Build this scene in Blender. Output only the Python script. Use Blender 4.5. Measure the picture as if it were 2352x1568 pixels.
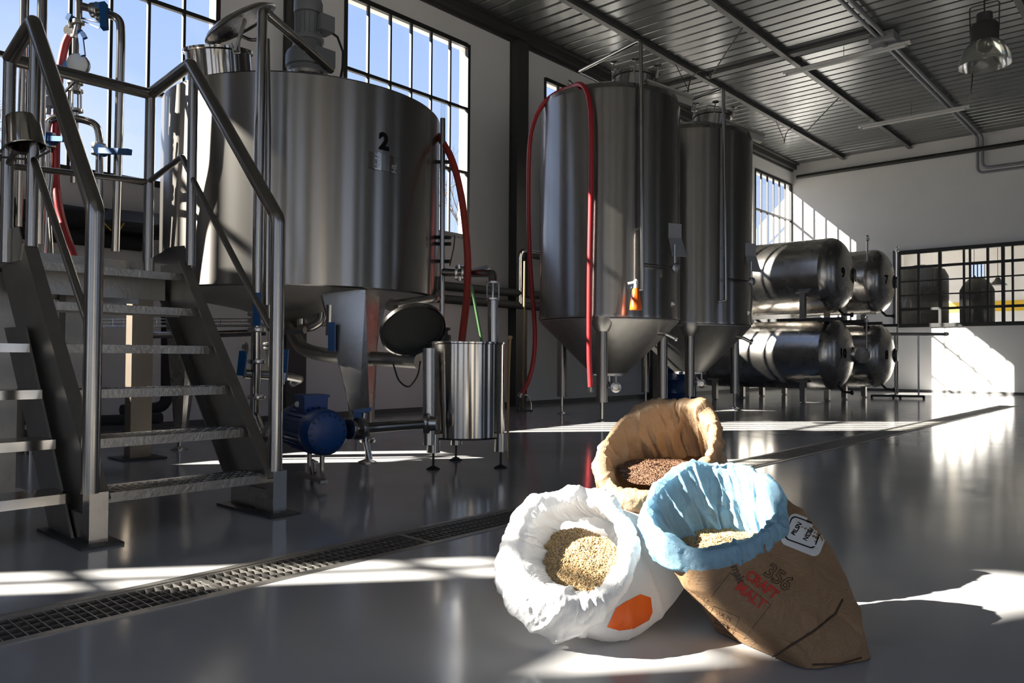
import bpy, bmesh, math, random
from mathutils import Vector, Matrix, noise
from mathutils.bvhtree import BVHTree
random.seed(7)
PI = math.pi
for o in list(bpy.data.objects): bpy.data.objects.remove(o)
SC = bpy.context.scene
COL = SC.collection
V = Vector

# ------------------------------------------------------------------ camera
FPX, YAW, PIT, ROL = 1762.75, 0.732862, 0.021545, 0.006369
CAMZ = 0.85
_fw = V((-math.sin(YAW)*math.cos(PIT), math.cos(YAW)*math.cos(PIT), math.sin(PIT)))
_r0 = V((math.cos(YAW), math.sin(YAW), 0)); _u0 = _r0.cross(_fw)
_r = _r0*math.cos(ROL)+_u0*math.sin(ROL); _u = -_r0*math.sin(ROL)+_u0*math.cos(ROL)
CAM = V((0, 0, CAMZ))
cd = bpy.data.cameras.new('camera'); cam = bpy.data.objects.new('camera', cd); COL.objects.link(cam)
cam.matrix_world = Matrix(((_r.x, _u.x, -_fw.x, 0), (_r.y, _u.y, -_fw.y, 0), (_r.z, _u.z, -_fw.z, CAMZ), (0, 0, 0, 1)))
cd.sensor_width = 36; cd.lens = FPX/2352*36; cd.clip_start = .05; cd.clip_end = 400
SC.camera = cam

# ------------------------------------------------------------------ light and exposure
SC.view_settings.view_transform = 'Standard'; SC.view_settings.look = 'None'
SC.view_settings.gamma = 1; SC.view_settings.use_curve_mapping = False
SC.view_settings.exposure = 0.98
SUN_DIR = V((1, 1.22, -.92)).normalized()
sl = bpy.data.lights.new('sun', 'SUN'); sl.energy = 20; sl.angle = math.radians(.53); sl.color = (1, .95, .86)
so = bpy.data.objects.new('sun', sl); COL.objects.link(so)
so.rotation_euler = SUN_DIR.to_track_quat('-Z', 'Y').to_euler(); so.location = (-20, -25, 25)
W = bpy.data.worlds.new('sky'); SC.world = W; W.use_nodes = True
nt = W.node_tree; nt.nodes.clear()
_o = nt.nodes.new('ShaderNodeOutputWorld'); _b = nt.nodes.new('ShaderNodeBackground')
_tc = nt.nodes.new('ShaderNodeTexCoord'); _sx = nt.nodes.new('ShaderNodeSeparateXYZ')
_rp = nt.nodes.new('ShaderNodeValToRGB'); _rp.color_ramp.elements[0].position = 0.0; _rp.color_ramp.elements[0].color = (.62, .76, 1, 1)
_rp.color_ramp.elements[1].position = .62; _rp.color_ramp.elements[1].color = (.24, .41, .84, 1)
_nz = nt.nodes.new('ShaderNodeTexNoise'); _nz.inputs['Scale'].default_value = 2.2; _nz.inputs['Detail'].default_value = 7; _nz.inputs['Distortion'].default_value = .6
_cr = nt.nodes.new('ShaderNodeValToRGB'); _cr.color_ramp.elements[0].position = .5; _cr.color_ramp.elements[1].position = .78
_mx = nt.nodes.new('ShaderNodeMixRGB'); _mx.inputs[2].default_value = (.95, .97, 1, 1)
_mm = nt.nodes.new('ShaderNodeMath'); _mm.operation = 'MULTIPLY'; _mm.inputs[1].default_value = .55
L = nt.links.new
L(_tc.outputs['Generated'], _sx.inputs[0]); L(_sx.outputs['Z'], _rp.inputs[0]); L(_tc.outputs['Generated'], _nz.inputs['Vector'])
L(_nz.outputs['Fac'], _cr.inputs[0]); L(_cr.outputs[0], _mm.inputs[0]); L(_mm.outputs[0], _mx.inputs[0]); L(_rp.outputs[0], _mx.inputs[1])
L(_mx.outputs[0], _b.inputs[0]); L(_b.outputs[0], _o.inputs[0]); _b.inputs[1].default_value = .62
SC.cycles.caustics_reflective = False; SC.cycles.caustics_refractive = False
SC.cycles.max_bounces = 10; SC.cycles.diffuse_bounces = 6; SC.cycles.glossy_bounces = 5; SC.cycles.transparent_max_bounces = 16
SC.cycles.use_denoising = True; SC.cycles.sample_clamp_indirect = 6

# ------------------------------------------------------------------ helpers
def Pd(px, py, d):      # a point seen at a pixel of the photograph, d metres along the view axis
    return CAM + (_fw + _r*((px-1176)/FPX) - _u*((py-784)/FPX))*d
def _ray(px, py): return _fw + _r*((px-1176)/FPX) - _u*((py-784)/FPX)
def Pz(px, py, z): d = _ray(px, py); return CAM + d*((z-CAMZ)/d.z)
def Px(px, py, x): d = _ray(px, py); return CAM + d*(x/d.x)
def Py(px, py, y): d = _ray(px, py); return CAM + d*(y/d.y)

class MB:
    def __init__(s): s.v = []; s.f = []
    def add(s, vs, fs):
        n = len(s.v); s.v += [V(p) for p in vs]; s.f += [tuple(i+n for i in f) for f in fs]; return s
    def box(s, a, b):
        x0, x1 = sorted((a[0], b[0])); y0, y1 = sorted((a[1], b[1])); z0, z1 = sorted((a[2], b[2]))
        return s.add([(x0,y0,z0),(x1,y0,z0),(x1,y1,z0),(x0,y1,z0),(x0,y0,z1),(x1,y0,z1),(x1,y1,z1),(x0,y1,z1)],
                     [(0,3,2,1),(4,5,6,7),(0,1,5,4),(1,2,6,5),(2,3,7,6),(3,0,4,7)])
    def bar(s, p, q, w, h, up=(0,0,1)):         # rectangular bar p->q, w sideways, h along up
        p, q = V(p), V(q); d = (q-p).normalized(); sd = d.cross(V(up))
        if sd.length < 1e-4: sd = d.cross(V((1,0,0)))
        sd.normalize(); u = sd.cross(d); sd *= w/2; u *= h/2
        vs = [p-sd-u, p+sd-u, p+sd+u, p-sd+u, q-sd-u, q+sd-u, q+sd+u, q-sd+u]
        return s.add(vs, [(0,3,2,1),(4,5,6,7),(0,1,5,4),(1,2,6,5),(2,3,7,6),(3,0,4,7)])
    def prism(s, poly, off):                    # closed polygon extruded by vector off
        n = len(poly); off = V(off); vs = [V(p) for p in poly]+[V(p)+off for p in poly]
        return s.add(vs, [tuple(range(n))[::-1], tuple(range(n, 2*n))]+[(i,(i+1)%n,(i+1)%n+n,i+n) for i in range(n)])
    def tube(s, pts, r, n=12, bend=None, cap=True):
        pts = [V(p) for p in pts]
        if bend and len(pts) > 2:
            out = [pts[0]]
            for i in range(1, len(pts)-1):
                a, b, c = pts[i-1], pts[i], pts[i+1]
                k = min(bend, (a-b).length*.48, (c-b).length*.48)
                p0 = b+(a-b).normalized()*k; p2 = b+(c-b).normalized()*k
                for j in range(7):
                    t = j/6; out.append(p0*(1-t)**2+b*2*t*(1-t)+p2*t*t)
            out.append(pts[-1]); pts = out
        rs = r if isinstance(r, (list, tuple)) else [r]*len(pts)
        t0 = (pts[1]-pts[0]).normalized(); nn = t0.orthogonal().normalized(); base = len(s.v); prev = t0
        for i, p in enumerate(pts):
            if i == 0: t = t0
            elif i == len(pts)-1: t = (pts[i]-pts[i-1]).normalized()
            else:
                t = (pts[i+1]-pts[i]).normalized()+(pts[i]-pts[i-1]).normalized()
                t = t.normalized() if t.length > 1e-6 else prev
            q = prev.rotation_difference(t); nn = (q @ nn).normalized(); prev = t; bb = t.cross(nn)
            for k in range(n):
                a = 2*PI*k/n; s.v.append(p+(nn*math.cos(a)+bb*math.sin(a))*rs[i])
        for i in range(len(pts)-1):
            for k in range(n):
                a = base+i*n+k; b = base+i*n+(k+1)%n; s.f.append((a, b, b+n, a+n))
        if cap:
            s.f.append(tuple(base+k for k in range(n))[::-1]); e = base+(len(pts)-1)*n; s.f.append(tuple(e+k for k in range(n)))
        return s
    def lathe(s, c, prof, axis=(0,0,1), n=48, close=True, ang=(0, 2*PI)):   # prof = [(radius, height along axis)]
        c = V(c); ax = V(axis).normalized(); e1 = ax.orthogonal().normalized()
        if abs(ax.z) > .99: e1 = V((1,0,0))
        e2 = ax.cross(e1); base = len(s.v)
        for (r, h) in prof:
            for k in range(n):
                a = 2*PI*k/n; s.v.append(c+ax*h+(e1*math.cos(a)+e2*math.sin(a))*max(r, 1e-4))
        for i in range(len(prof)-1):
            for k in range(n):
                a = base+i*n+k; b = base+i*n+(k+1)%n; s.f.append((a, b, b+n, a+n))
        if close:
            s.f.append(tuple(base+k for k in range(n))[::-1]); e = base+(len(prof)-1)*n; s.f.append(tuple(e+k for k in range(n)))
        return s
    def cyl(s, p, q, r, n=20, r2=None): return s.tube([p, q], [r, r if r2 is None else r2], n)
    def build(s, name, mat, parent=None, origin=None, smooth=35):
        if parent is not None: org = V(parent['_org'])
        elif origin is not None: org = V(origin)
        else:
            xs = [p.x for p in s.v]; ys = [p.y for p in s.v]; zs = [p.z for p in s.v]
            org = V(((min(xs)+max(xs))/2, (min(ys)+max(ys))/2, min(zs)))
        me = bpy.data.meshes.new(name); me.from_pydata([p-org for p in s.v], [], s.f)
        if smooth:
            me.polygons.foreach_set('use_smooth', [True]*len(me.polygons)); me.set_sharp_from_angle(angle=math.radians(smooth))
        me.materials.append(mat); o = bpy.data.objects.new(name, me); COL.objects.link(o)
        if parent is not None: o.parent = parent
        else: o.location = org
        o['_org'] = tuple(org); return o

def tag(o, label, cat, group=None, kind=None):
    o['label'] = label; o['category'] = cat
    if group: o['group'] = group
    if kind: o['kind'] = kind
    return o
def thing(name, label, cat, loc, group=None):
    o = bpy.data.objects.new(name, None); COL.objects.link(o); o.location = loc; o.empty_display_size = .1
    o['_org'] = tuple(loc); return tag(o, label, cat, group)
def struct(o): o['kind'] = 'structure'; return o
def share(src, parent, loc, name=None):         # another object with the same mesh
    o = bpy.data.objects.new(name or src.name.split('.')[0], src.data); COL.objects.link(o)
    if parent is not None: o.parent = parent; o['_org'] = parent['_org']
    o.location = loc; return o

# ------------------------------------------------------------------ materials
def mat(name, color, rough=.5, metal=0, noise_amt=0, noise_scale=8, bump=0, bump_scale=30, spec=.5, aniso=0, stretch=None, trans=0, sub=0, alpha=None, rnoise=0, coat=0):
    m = bpy.data.materials.new(name); m.use_nodes = True; t = m.node_tree; b = t.nodes['Principled BSDF']
    b.inputs['Base Color'].default_value = (*color, 1); b.inputs['Roughness'].default_value = rough; b.inputs['Metallic'].default_value = metal
    b.inputs['Specular IOR Level'].default_value = spec
    if coat: b.inputs['Coat Weight'].default_value = coat; b.inputs['Coat Roughness'].default_value = .08
    if trans: b.inputs['Transmission Weight'].default_value = trans
    tc = t.nodes.new('ShaderNodeTexCoord'); mp = t.nodes.new('ShaderNodeMapping'); t.links.new(tc.outputs['Object'], mp.inputs[0])
    if stretch: mp.inputs['Scale'].default_value = stretch
    if noise_amt or rnoise:
        nz = t.nodes.new('ShaderNodeTexNoise'); nz.inputs['Scale'].default_value = noise_scale; nz.inputs['Detail'].default_value = 5
        t.links.new(mp.outputs[0], nz.inputs['Vector'])
    if noise_amt:
        mr = t.nodes.new('ShaderNodeMapRange'); mr.inputs[3].default_value = 1-noise_amt; mr.inputs[4].default_value = 1+noise_amt
        mx = t.nodes.new('ShaderNodeVectorMath'); mx.operation = 'SCALE'; mx.inputs[0].default_value = color
        t.links.new(nz.outputs['Fac'], mr.inputs[0]); t.links.new(mr.outputs[0], mx.inputs['Scale']); t.links.new(mx.outputs[0], b.inputs['Base Color'])
    if rnoise:
        mr2 = t.nodes.new('ShaderNodeMapRange'); mr2.inputs[3].default_value = rough-rnoise; mr2.inputs[4].default_value = rough+rnoise
        t.links.new(nz.outputs['Fac'], mr2.inputs[0]); t.links.new(mr2.outputs[0], b.inputs['Roughness'])
    if bump:
        nb = t.nodes.new('ShaderNodeTexNoise'); nb.inputs['Scale'].default_value = bump_scale; nb.inputs['Detail'].default_value = 4
        bp = t.nodes.new('ShaderNodeBump'); bp.inputs['Strength'].default_value = bump; bp.inputs['Distance'].default_value = .01
        t.links.new(mp.outputs[0], nb.inputs['Vector']); t.links.new(nb.outputs['Fac'], bp.inputs['Height']); t.links.new(bp.outputs[0], b.inputs['Normal'])
    if aniso:
        b.inputs['Anisotropic'].default_value = aniso
        b.inputs['Anisotropic Rotation'].default_value = .25; tg = t.nodes.new('ShaderNodeTangent'); tg.direction_type = 'RADIAL'; tg.axis = 'Z'; t.links.new(tg.outputs[0], b.inputs['Tangent'])
    return m
def glassmat(name, tint=(1,1,1), gloss=.08):
    m = bpy.data.materials.new(name); m.use_nodes = True; t = m.node_tree; t.nodes.clear()
    o = t.nodes.new('ShaderNodeOutputMaterial'); mx = t.nodes.new('ShaderNodeMixShader'); tr = t.nodes.new('ShaderNodeBsdfTransparent')
    gl = t.nodes.new('ShaderNodeBsdfGlossy'); gl.inputs['Roughness'].default_value = .02; tr.inputs[0].default_value = (*tint, 1)
    fr = t.nodes.new('ShaderNodeFresnel'); ge = t.nodes.new('ShaderNodeNewGeometry'); mr = t.nodes.new('ShaderNodeMapRange')
    mr.inputs[3].default_value = 1.45; mr.inputs[4].default_value = 1/1.45; t.links.new(ge.outputs['Backfacing'], mr.inputs[0]); t.links.new(mr.outputs[0], fr.inputs[0])
    t.links.new(fr.outputs[0], mx.inputs[0]); t.links.new(tr.outputs[0], mx.inputs[1]); t.links.new(gl.outputs[0], mx.inputs[2]); t.links.new(mx.outputs[0], o.inputs[0]); return m
M = {}
M['tank'] = mat('brushed_tank_steel', (.31,.292,.27), .22, 1, noise_amt=.08, noise_scale=3, aniso=.85, stretch=(1,1,.12), rnoise=.05)
M['tankx'] = mat('brushed_steel_plain', (.46,.44,.41), .27, 1, noise_amt=.1, noise_scale=4, rnoise=.06)
def soften(m, col, w=.35, rough=.48):     # second, broader lobe: the satin scatter of brushed sheet
    t = m.node_tree; b = t.nodes['Principled BSDF']; b2 = t.nodes.new('ShaderNodeBsdfPrincipled'); b2.inputs['Base Color'].default_value = (*col, 1)
    b2.inputs['Metallic'].default_value = 1; b2.inputs['Roughness'].default_value = rough; ms = t.nodes.new('ShaderNodeMixShader'); ms.inputs[0].default_value = w
    t.links.new(b.outputs[0], ms.inputs[1]); t.links.new(b2.outputs[0], ms.inputs[2]); t.links.new(ms.outputs[0], t.nodes['Material Output'].inputs[0])
soften(M['tank'], (.30,.285,.262), .28, .48)
M['vessel'] = mat('rolled_sheet_steel', (.44,.415,.38), .14, 1, noise_amt=.06, noise_scale=5, aniso=.8, stretch=(1,1,.1))
M['pipe'] = mat('polished_pipe_steel', (.37,.35,.325), .17, 1, noise_amt=.08, noise_scale=12)
M['rail'] = mat('satin_rail_steel', (.33,.315,.295), .25, 1, noise_amt=.1, noise_scale=10)
M['plate'] = mat('steel_plate', (.38,.365,.34), .42, 1, noise_amt=.18, noise_scale=7, bump=.1, bump_scale=40)
M['tansteel'] = mat('tan_steel', (.24,.20,.155), .42, .8, noise_amt=.15, noise_scale=4)
M['tread'] = mat('chequer_tread', (.36,.345,.32), .45, 1, noise_amt=.25, noise_scale=10, bump=.35, bump_scale=45)
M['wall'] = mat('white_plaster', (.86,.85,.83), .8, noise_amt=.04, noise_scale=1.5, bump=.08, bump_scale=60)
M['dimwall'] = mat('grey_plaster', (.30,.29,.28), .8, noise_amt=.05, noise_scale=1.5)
M['ceil'] = mat('ceiling_sheet', (.15,.16,.16), .25, .4, noise_amt=.06, noise_scale=2)
M['black'] = mat('black_steel', (.018,.018,.017), .5, noise_amt=.2, noise_scale=10)
M['column'] = mat('dark_grey_paint', (.045,.045,.043), .55, noise_amt=.15)
M['purlin'] = mat('grey_purlin_paint', (.10,.10,.10), .5, noise_amt=.15)
M['insul'] = mat('black_foam_insulation', (.012,.012,.013), .75, noise_amt=.3, noise_scale=15)
M['glass'] = glassmat('window_glass')
M['pglass'] = glassmat('sight_glass', (.92,.95,.95))
M['blue'] = mat('blue_plastic', (.0,.065,.22), .4, noise_amt=.1)
M['bluemotor'] = mat('blue_enamel', (.0,.045,.20), .38, noise_amt=.15, noise_scale=12, bump=.1)
M['bluebarrel'] = mat('blue_barrel_plastic', (.0,.03,.12), .45, noise_amt=.1)
M['red'] = mat('red_rubber_hose', (.36,.018,.022), .4, noise_amt=.15, noise_scale=20)
M['redbrown'] = mat('red_brown_hose', (.28,.03,.02), .4, noise_amt=.15, noise_scale=20)
M['white'] = mat('white_plastic', (.72,.72,.70), .4, noise_amt=.04)
M['grey'] = mat('motor_grey_paint', (.16,.165,.17), .45, noise_amt=.1)
M['rubber'] = mat('black_rubber', (.012,.012,.012), .6, noise_amt=.2)
M['wood'] = mat('pale_wood', (.42,.26,.12), .6, noise_amt=.3, noise_scale=12, stretch=(1,1,.1))
M['green'] = mat('green_plastic', (.07,.16,.06), .5, noise_amt=.1)
M['orange'] = mat('orange_plastic', (.75,.12,.01), .35, noise_amt=.1)
M['yellow'] = mat('yellow_paint', (.80,.52,.02), .6, noise_amt=.05)
M['ink'] = mat('black_lettering', (.006,.006,.006), .8, noise_amt=.1, spec=.1)
M['inkred'] = mat('red_print', (.50,.035,.02), .6, noise_amt=.25, noise_scale=60)
M['inkdark'] = mat('dark_print', (.06,.035,.02), .6, noise_amt=.25, noise_scale=60)
M['etch'] = mat('bright_etched_steel', (.85,.83,.78), .25, 1, noise_amt=.05)
M['card'] = mat('grey_card', (.25,.26,.28), .5, noise_amt=.05)
M['lampglass'] = mat('prismatic_reflector', (.45,.46,.40), .12, 0, noise_amt=.1, trans=.75)
M['ground'] = mat('pale_gravel', (.30,.28,.25), .9, noise_amt=.2, noise_scale=1)
M['bark'] = mat('bare_bark', (.16,.13,.11), .9, noise_amt=.3)
M['roof'] = mat('roof_felt', (.15,.15,.15), .9, noise_amt=.2)
M['outer'] = mat('cream_sun_mask', (.72,.68,.60), .85, noise_amt=.05)

# floor: glossy grey epoxy with faint clouding, seams in y
def floor_mat():
    m = bpy.data.materials.new('grey_epoxy_floor'); m.use_nodes = True; t = m.node_tree; b = t.nodes['Principled BSDF']
    tc = t.nodes.new('ShaderNodeTexCoord'); nz = t.nodes.new('ShaderNodeTexNoise'); nz.inputs['Scale'].default_value = .8; nz.inputs['Detail'].default_value = 6
    n2 = t.nodes.new('ShaderNodeTexNoise'); n2.inputs['Scale'].default_value = 5; n2.inputs['Detail'].default_value = 8; n2.inputs['Roughness'].default_value = .7
    t.links.new(tc.outputs['Object'], nz.inputs['Vector']); t.links.new(tc.outputs['Object'], n2.inputs['Vector'])
    cr = t.nodes.new('ShaderNodeValToRGB'); cr.color_ramp.elements[0].color = (.41,.405,.40,1); cr.color_ramp.elements[1].color = (.50,.495,.49,1)
    cr.color_ramp.elements[0].position = .3; cr.color_ramp.elements[1].position = .7
    t.links.new(nz.outputs['Fac'], cr.inputs[0]); t.links.new(cr.outputs[0], b.inputs['Base Color'])
    mr = t.nodes.new('ShaderNodeMapRange'); mr.inputs[3].default_value = .07; mr.inputs[4].default_value = .20
    t.links.new(n2.outputs['Fac'], mr.inputs[0]); t.links.new(mr.outputs[0], b.inputs['Roughness'])
    n3 = t.nodes.new('ShaderNodeTexNoise'); n3.inputs['Scale'].default_value = 2.5; n3.inputs['Detail'].default_value = 3
    t.links.new(tc.outputs['Object'], n3.inputs['Vector'])
    bp = t.nodes.new('ShaderNodeBump'); bp.inputs['Strength'].default_value = .06; bp.inputs['Distance'].default_value = .01
    t.links.new(n3.outputs['Fac'], bp.inputs['Height']); t.links.new(bp.outputs[0], b.inputs['Normal'])
    b.inputs['Specular IOR Level'].default_value = .6
    return m
M['floor'] = floor_mat()

def sackmat(name, color, rough, bump, bscale, amt=.08, trans=0, spec=.4):
    m = mat(name, color, rough, 0, noise_amt=amt, noise_scale=9, spec=spec)
    t = m.node_tree; b = t.nodes['Principled BSDF']
    tc = t.nodes.new('ShaderNodeTexCoord')
    n1 = t.nodes.new('ShaderNodeTexNoise'); n1.inputs['Scale'].default_value = bscale; n1.inputs['Detail'].default_value = 3; n1.inputs['Distortion'].default_value = .9
    vo = t.nodes.new('ShaderNodeTexVoronoi'); vo.feature = 'DISTANCE_TO_EDGE'; vo.inputs['Scale'].default_value = bscale*1.1
    ad = t.nodes.new('ShaderNodeVectorMath'); ad.operation = 'ADD'
    t.links.new(tc.outputs['Object'], n1.inputs['Vector']); t.links.new(tc.outputs['Object'], ad.inputs[0]); t.links.new(n1.outputs['Color'], ad.inputs[1]); t.links.new(ad.outputs[0], vo.inputs['Vector'])
    mxx = t.nodes.new('ShaderNodeMath'); mxx.operation = 'ADD'
    sc = t.nodes.new('ShaderNodeMath'); sc.operation = 'MULTIPLY'; sc.inputs[1].default_value = .35
    t.links.new(vo.outputs['Distance'], sc.inputs[0]); t.links.new(sc.outputs[0], mxx.inputs[0]); t.links.new(n1.outputs['Fac'], mxx.inputs[1])
    bp = t.nodes.new('ShaderNodeBump'); bp.inputs['Strength'].default_value = bump; bp.inputs['Distance'].default_value = .012
    t.links.new(mxx.outputs[0], bp.inputs['Height']); t.links.new(bp.outputs[0], b.inputs['Normal'])
    if trans:
        tl = t.nodes.new('ShaderNodeBsdfTranslucent'); tl.inputs[0].default_value = (*color, 1)
        ms = t.nodes.new('ShaderNodeMixShader'); ms.inputs[0].default_value = trans; out = t.nodes['Material Output']
        t.links.new(b.outputs[0], ms.inputs[1]); t.links.new(tl.outputs[0], ms.inputs[2]); t.links.new(ms.outputs[0], out.inputs[0])
    return m
M['kraft'] = sackmat('kraft_paper', (.27,.165,.085), .6, .7, 12)
M['kraftin'] = sackmat('kraft_paper_pale', (.42,.285,.17), .55, .6, 14, trans=.25)
M['film'] = sackmat('blue_liner_film', (.34,.57,.73), .28, .6, 22, amt=.05, trans=.35, spec=.5)
M['woven'] = sackmat('white_woven_sack', (.80,.80,.80), .5, .4, 18, amt=.03, trans=.3)
M['malt'] = mat('pale_malt_grain', (.62,.43,.20), .5, noise_amt=.35, noise_scale=60)
M['maltdark'] = mat('dark_malt_grain', (.20,.085,.035), .38, noise_amt=.5, noise_scale=60)
def island(m, lo, hi):
    t = m.node_tree; b = t.nodes['Principled BSDF']; g = t.nodes.new('ShaderNodeNewGeometry'); cr = t.nodes.new('ShaderNodeValToRGB')
    cr.color_ramp.elements[0].color = (*lo, 1); cr.color_ramp.elements[1].color = (*hi, 1)
    t.links.new(g.outputs['Random Per Island'], cr.inputs[0]); t.links.new(cr.outputs[0], b.inputs['Base Color'])
island(M['malt'], (.34,.20,.08), (.72,.55,.30)); island(M['maltdark'], (.045,.022,.015), (.27,.15,.09))

# ================================================================== ROOM SHELL
XW, YE, XR, YB, ZC = -9.16, 22.72, 7.6, -4.6, 6.72
DX0, DX1 = -2.93, -2.61          # drain channel
DY0, DY1 = -.6, 17.3
f = MB()
f.box((XW-.35, YB-.3, -.12), (DX0, YE+9.5, 0)); f.box((DX1, YB-.3, -.12), (XR+.3, YE+9.5, 0))
f.box((DX0, YB-.3, -.12), (DX1, DY0, 0)); f.box((DX0, DY1, -.12), (DX1, YE+9.5, 0))
struct(f.build('floor', M['floor'], smooth=0))
s_ = MB(); s_.box((DX0, DY0, -.13), (DX1, DY1, -.121)); 
struct(s_.build('trim_3', M['black'], smooth=0))

WZ = [2.88, 3.95, 5.03, 6.10]
WY = [(-2.48, .02), (2.10, 4.61), (6.54, 9.04), (11.06, 13.56), (15.62, 18.12), (20.20, 22.70)]
def wall_with_openings(ax, pos, thick, a0, a1, z1, openings, zo, name, m):
    w = MB()
    def bx(u0, u1, z0, zz):
        if u1-u0 < 1e-4: return
        if ax == 'x': w.box((pos, u0, z0), (pos+thick, u1, zz))
        else: w.box((u0, pos, z0), (u1, pos+thick, zz))
    bx(a0, a1, 0, zo[0]); bx(a0, a1, zo[1], z1)
    cur = a0
    for (p, q) in openings: bx(cur, p, zo[0], zo[1]); cur = q
    bx(cur, a1, zo[0], zo[1])
    return struct(w.build(name, m, smooth=0))
wall_with_openings('x', XW, -.22, YB-.3, YE, ZC+.2, WY, (WZ[0], WZ[3]), 'wall_left', M['wall'])
RY = [(-3.0, -2.0), (.4, .9), (2.6, 4.8), (6.2, 6.7), (9.4, 11.4), (12.6, 13.0), (16.0, 17.2)]
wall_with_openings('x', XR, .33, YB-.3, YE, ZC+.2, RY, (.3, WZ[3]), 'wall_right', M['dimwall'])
BX = [(-8.09, -7.62, 2.85, 5.33), (-7.47, -6.40, 2.85, 6.30), (-3.3, -.8, .3, 6.12), (.3, 2.8, .3, 6.12), (3.9, 6.6, .3, 6.12)]  # unseen back wall; the three wide openings are added for warm bounce light
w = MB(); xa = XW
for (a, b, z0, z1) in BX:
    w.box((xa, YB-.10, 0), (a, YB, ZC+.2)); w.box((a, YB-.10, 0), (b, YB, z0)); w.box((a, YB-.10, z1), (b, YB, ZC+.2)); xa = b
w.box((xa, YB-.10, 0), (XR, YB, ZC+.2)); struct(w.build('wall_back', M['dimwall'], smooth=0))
EX0, EX1, EZ0, EZ1 = -6.18, -1.2, 1.80, 3.80
wall_with_openings('y', YE, .2, XW, XR, ZC+.2, [(EX0, EX1)], (EZ0, EZ1), 'wall_end', M['wall'])

# glazed steel windows: frame, mullion, transom, pane
def window(idx, ax, pos, u0, u1, ncol, zs, bw=.05, glass='glass'):
    o = bpy.data.objects.new('window_%d' % idx, None); COL.objects.link(o); base = (pos, u0, zs[0]) if ax == 'x' else (u0, pos, zs[0])
    o.location = base; o['_org'] = base; struct(o)
    def bx(w, a, b, z0, z1, d=.05):
        if ax == 'x': w.box((pos-d/2, a, z0), (pos+d/2, b, z1))
        else: w.box((a, pos-d/2, z0), (b, pos+d/2, z1))
    w = MB(); bx(w, u0-.03, u0+.03, zs[0]-.03, zs[-1]+.03, .07); bx(w, u1-.03, u1+.03, zs[0]-.03, zs[-1]+.03, .07)
    bx(w, u0+.03, u1-.03, zs[0]-.045, zs[0]+.03, .07); bx(w, u0+.03, u1-.03, zs[-1]-.03, zs[-1]+.045, .07); w.build('frame', M['black'], o, smooth=0)
    st = (u1-u0)/ncol
    for i in range(1, ncol): w = MB(); bx(w, u0+i*st-bw/3, u0+i*st+bw/3, zs[0]+.03, zs[-1]-.03, .045); w.build('mullion', M['black'], o, smooth=0)
    for z in zs[1:-1]: w = MB(); bx(w, u0+.03, u1-.03, z-bw/2, z+bw/2, .055); w.build('transom', M['black'], o, smooth=0)
    w = MB(); bx(w, 0, st-.02, 0, zs[1]-zs[0]-.02, .005)
    me0 = None
    for i in range(ncol):
        for j in range(len(zs)-1):
            a = u0+i*st+.01; z = zs[j]+.01
            if me0 is None or abs((zs[j+1]-zs[j])-me0[1]) > .02:
                w = MB()
                if ax == 'x': w.box((base[0]-.003, base[1], base[2]), (base[0]+.003, base[1]+st-.02, base[2]+zs[j+1]-zs[j]-.02))
                else: w.box((base[0], base[1]-.003, base[2]), (base[0]+st-.02, base[1]+.003, base[2]+zs[j+1]-zs[j]-.02))
                p = w.build('pane', M[glass], o, smooth=0); me0 = (p, zs[j+1]-zs[j])
            else: p = share(me0[0], o, (0,0,0))
            p.location = (0, a-u0, z-zs[0]) if ax == 'x' else (a-u0, 0, z-zs[0])
    return o
wi = 1
for (a, b) in WY: window(wi, 'x', XW-.02, a, b, 6, WZ); wi += 1
for (a, b, z0, z1) in BX: window(wi, 'y', YB-.05, a, b, (2 if b-a < .5 else 1) if b-a < 1.2 else 3, [z0, 3.57, 4.33, 5.09, z1]); wi += 1
for (a, b) in RY:
    window(wi, 'x', XR+.02, a, b, 2, [.3, 2.3, 4.2, WZ[3]]); wi += 1

# ceiling: profiled sheets running across the hall, each a panel
cs = MB(); cs.box((XW-.33, YB-.3, ZC+.05), (XR+.33, YE+.2, ZC+.15)); ceil = struct(cs.build('ceiling', M['ceil'], smooth=0))
corg = V(ceil['_org'])
pw = MB(); 
pw.prism([(0,.0,.05),(0,.012,.0),(0,.262,.0),(0,.274,.05)], (XR-XW,0,0))
pme = None
k = 0; y = YB
while y < YE:
    if pme is None:
        q = MB(); q.prism([(XW,y,ZC+.05),(XW,y+.012,ZC+.012),(XW,y+.03,ZC),(XW,y+.25,ZC),(XW,y+.268,ZC+.012),(XW,y+.28,ZC+.05)][::-1], (XR-XW,0,0))
        p = q.build('ceiling_sheet', M['ceil'], ceil, smooth=0); pme = p
    else: p = share(pme, ceil, (0, k*.283, 0))
    k += 1; y += .283
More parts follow.
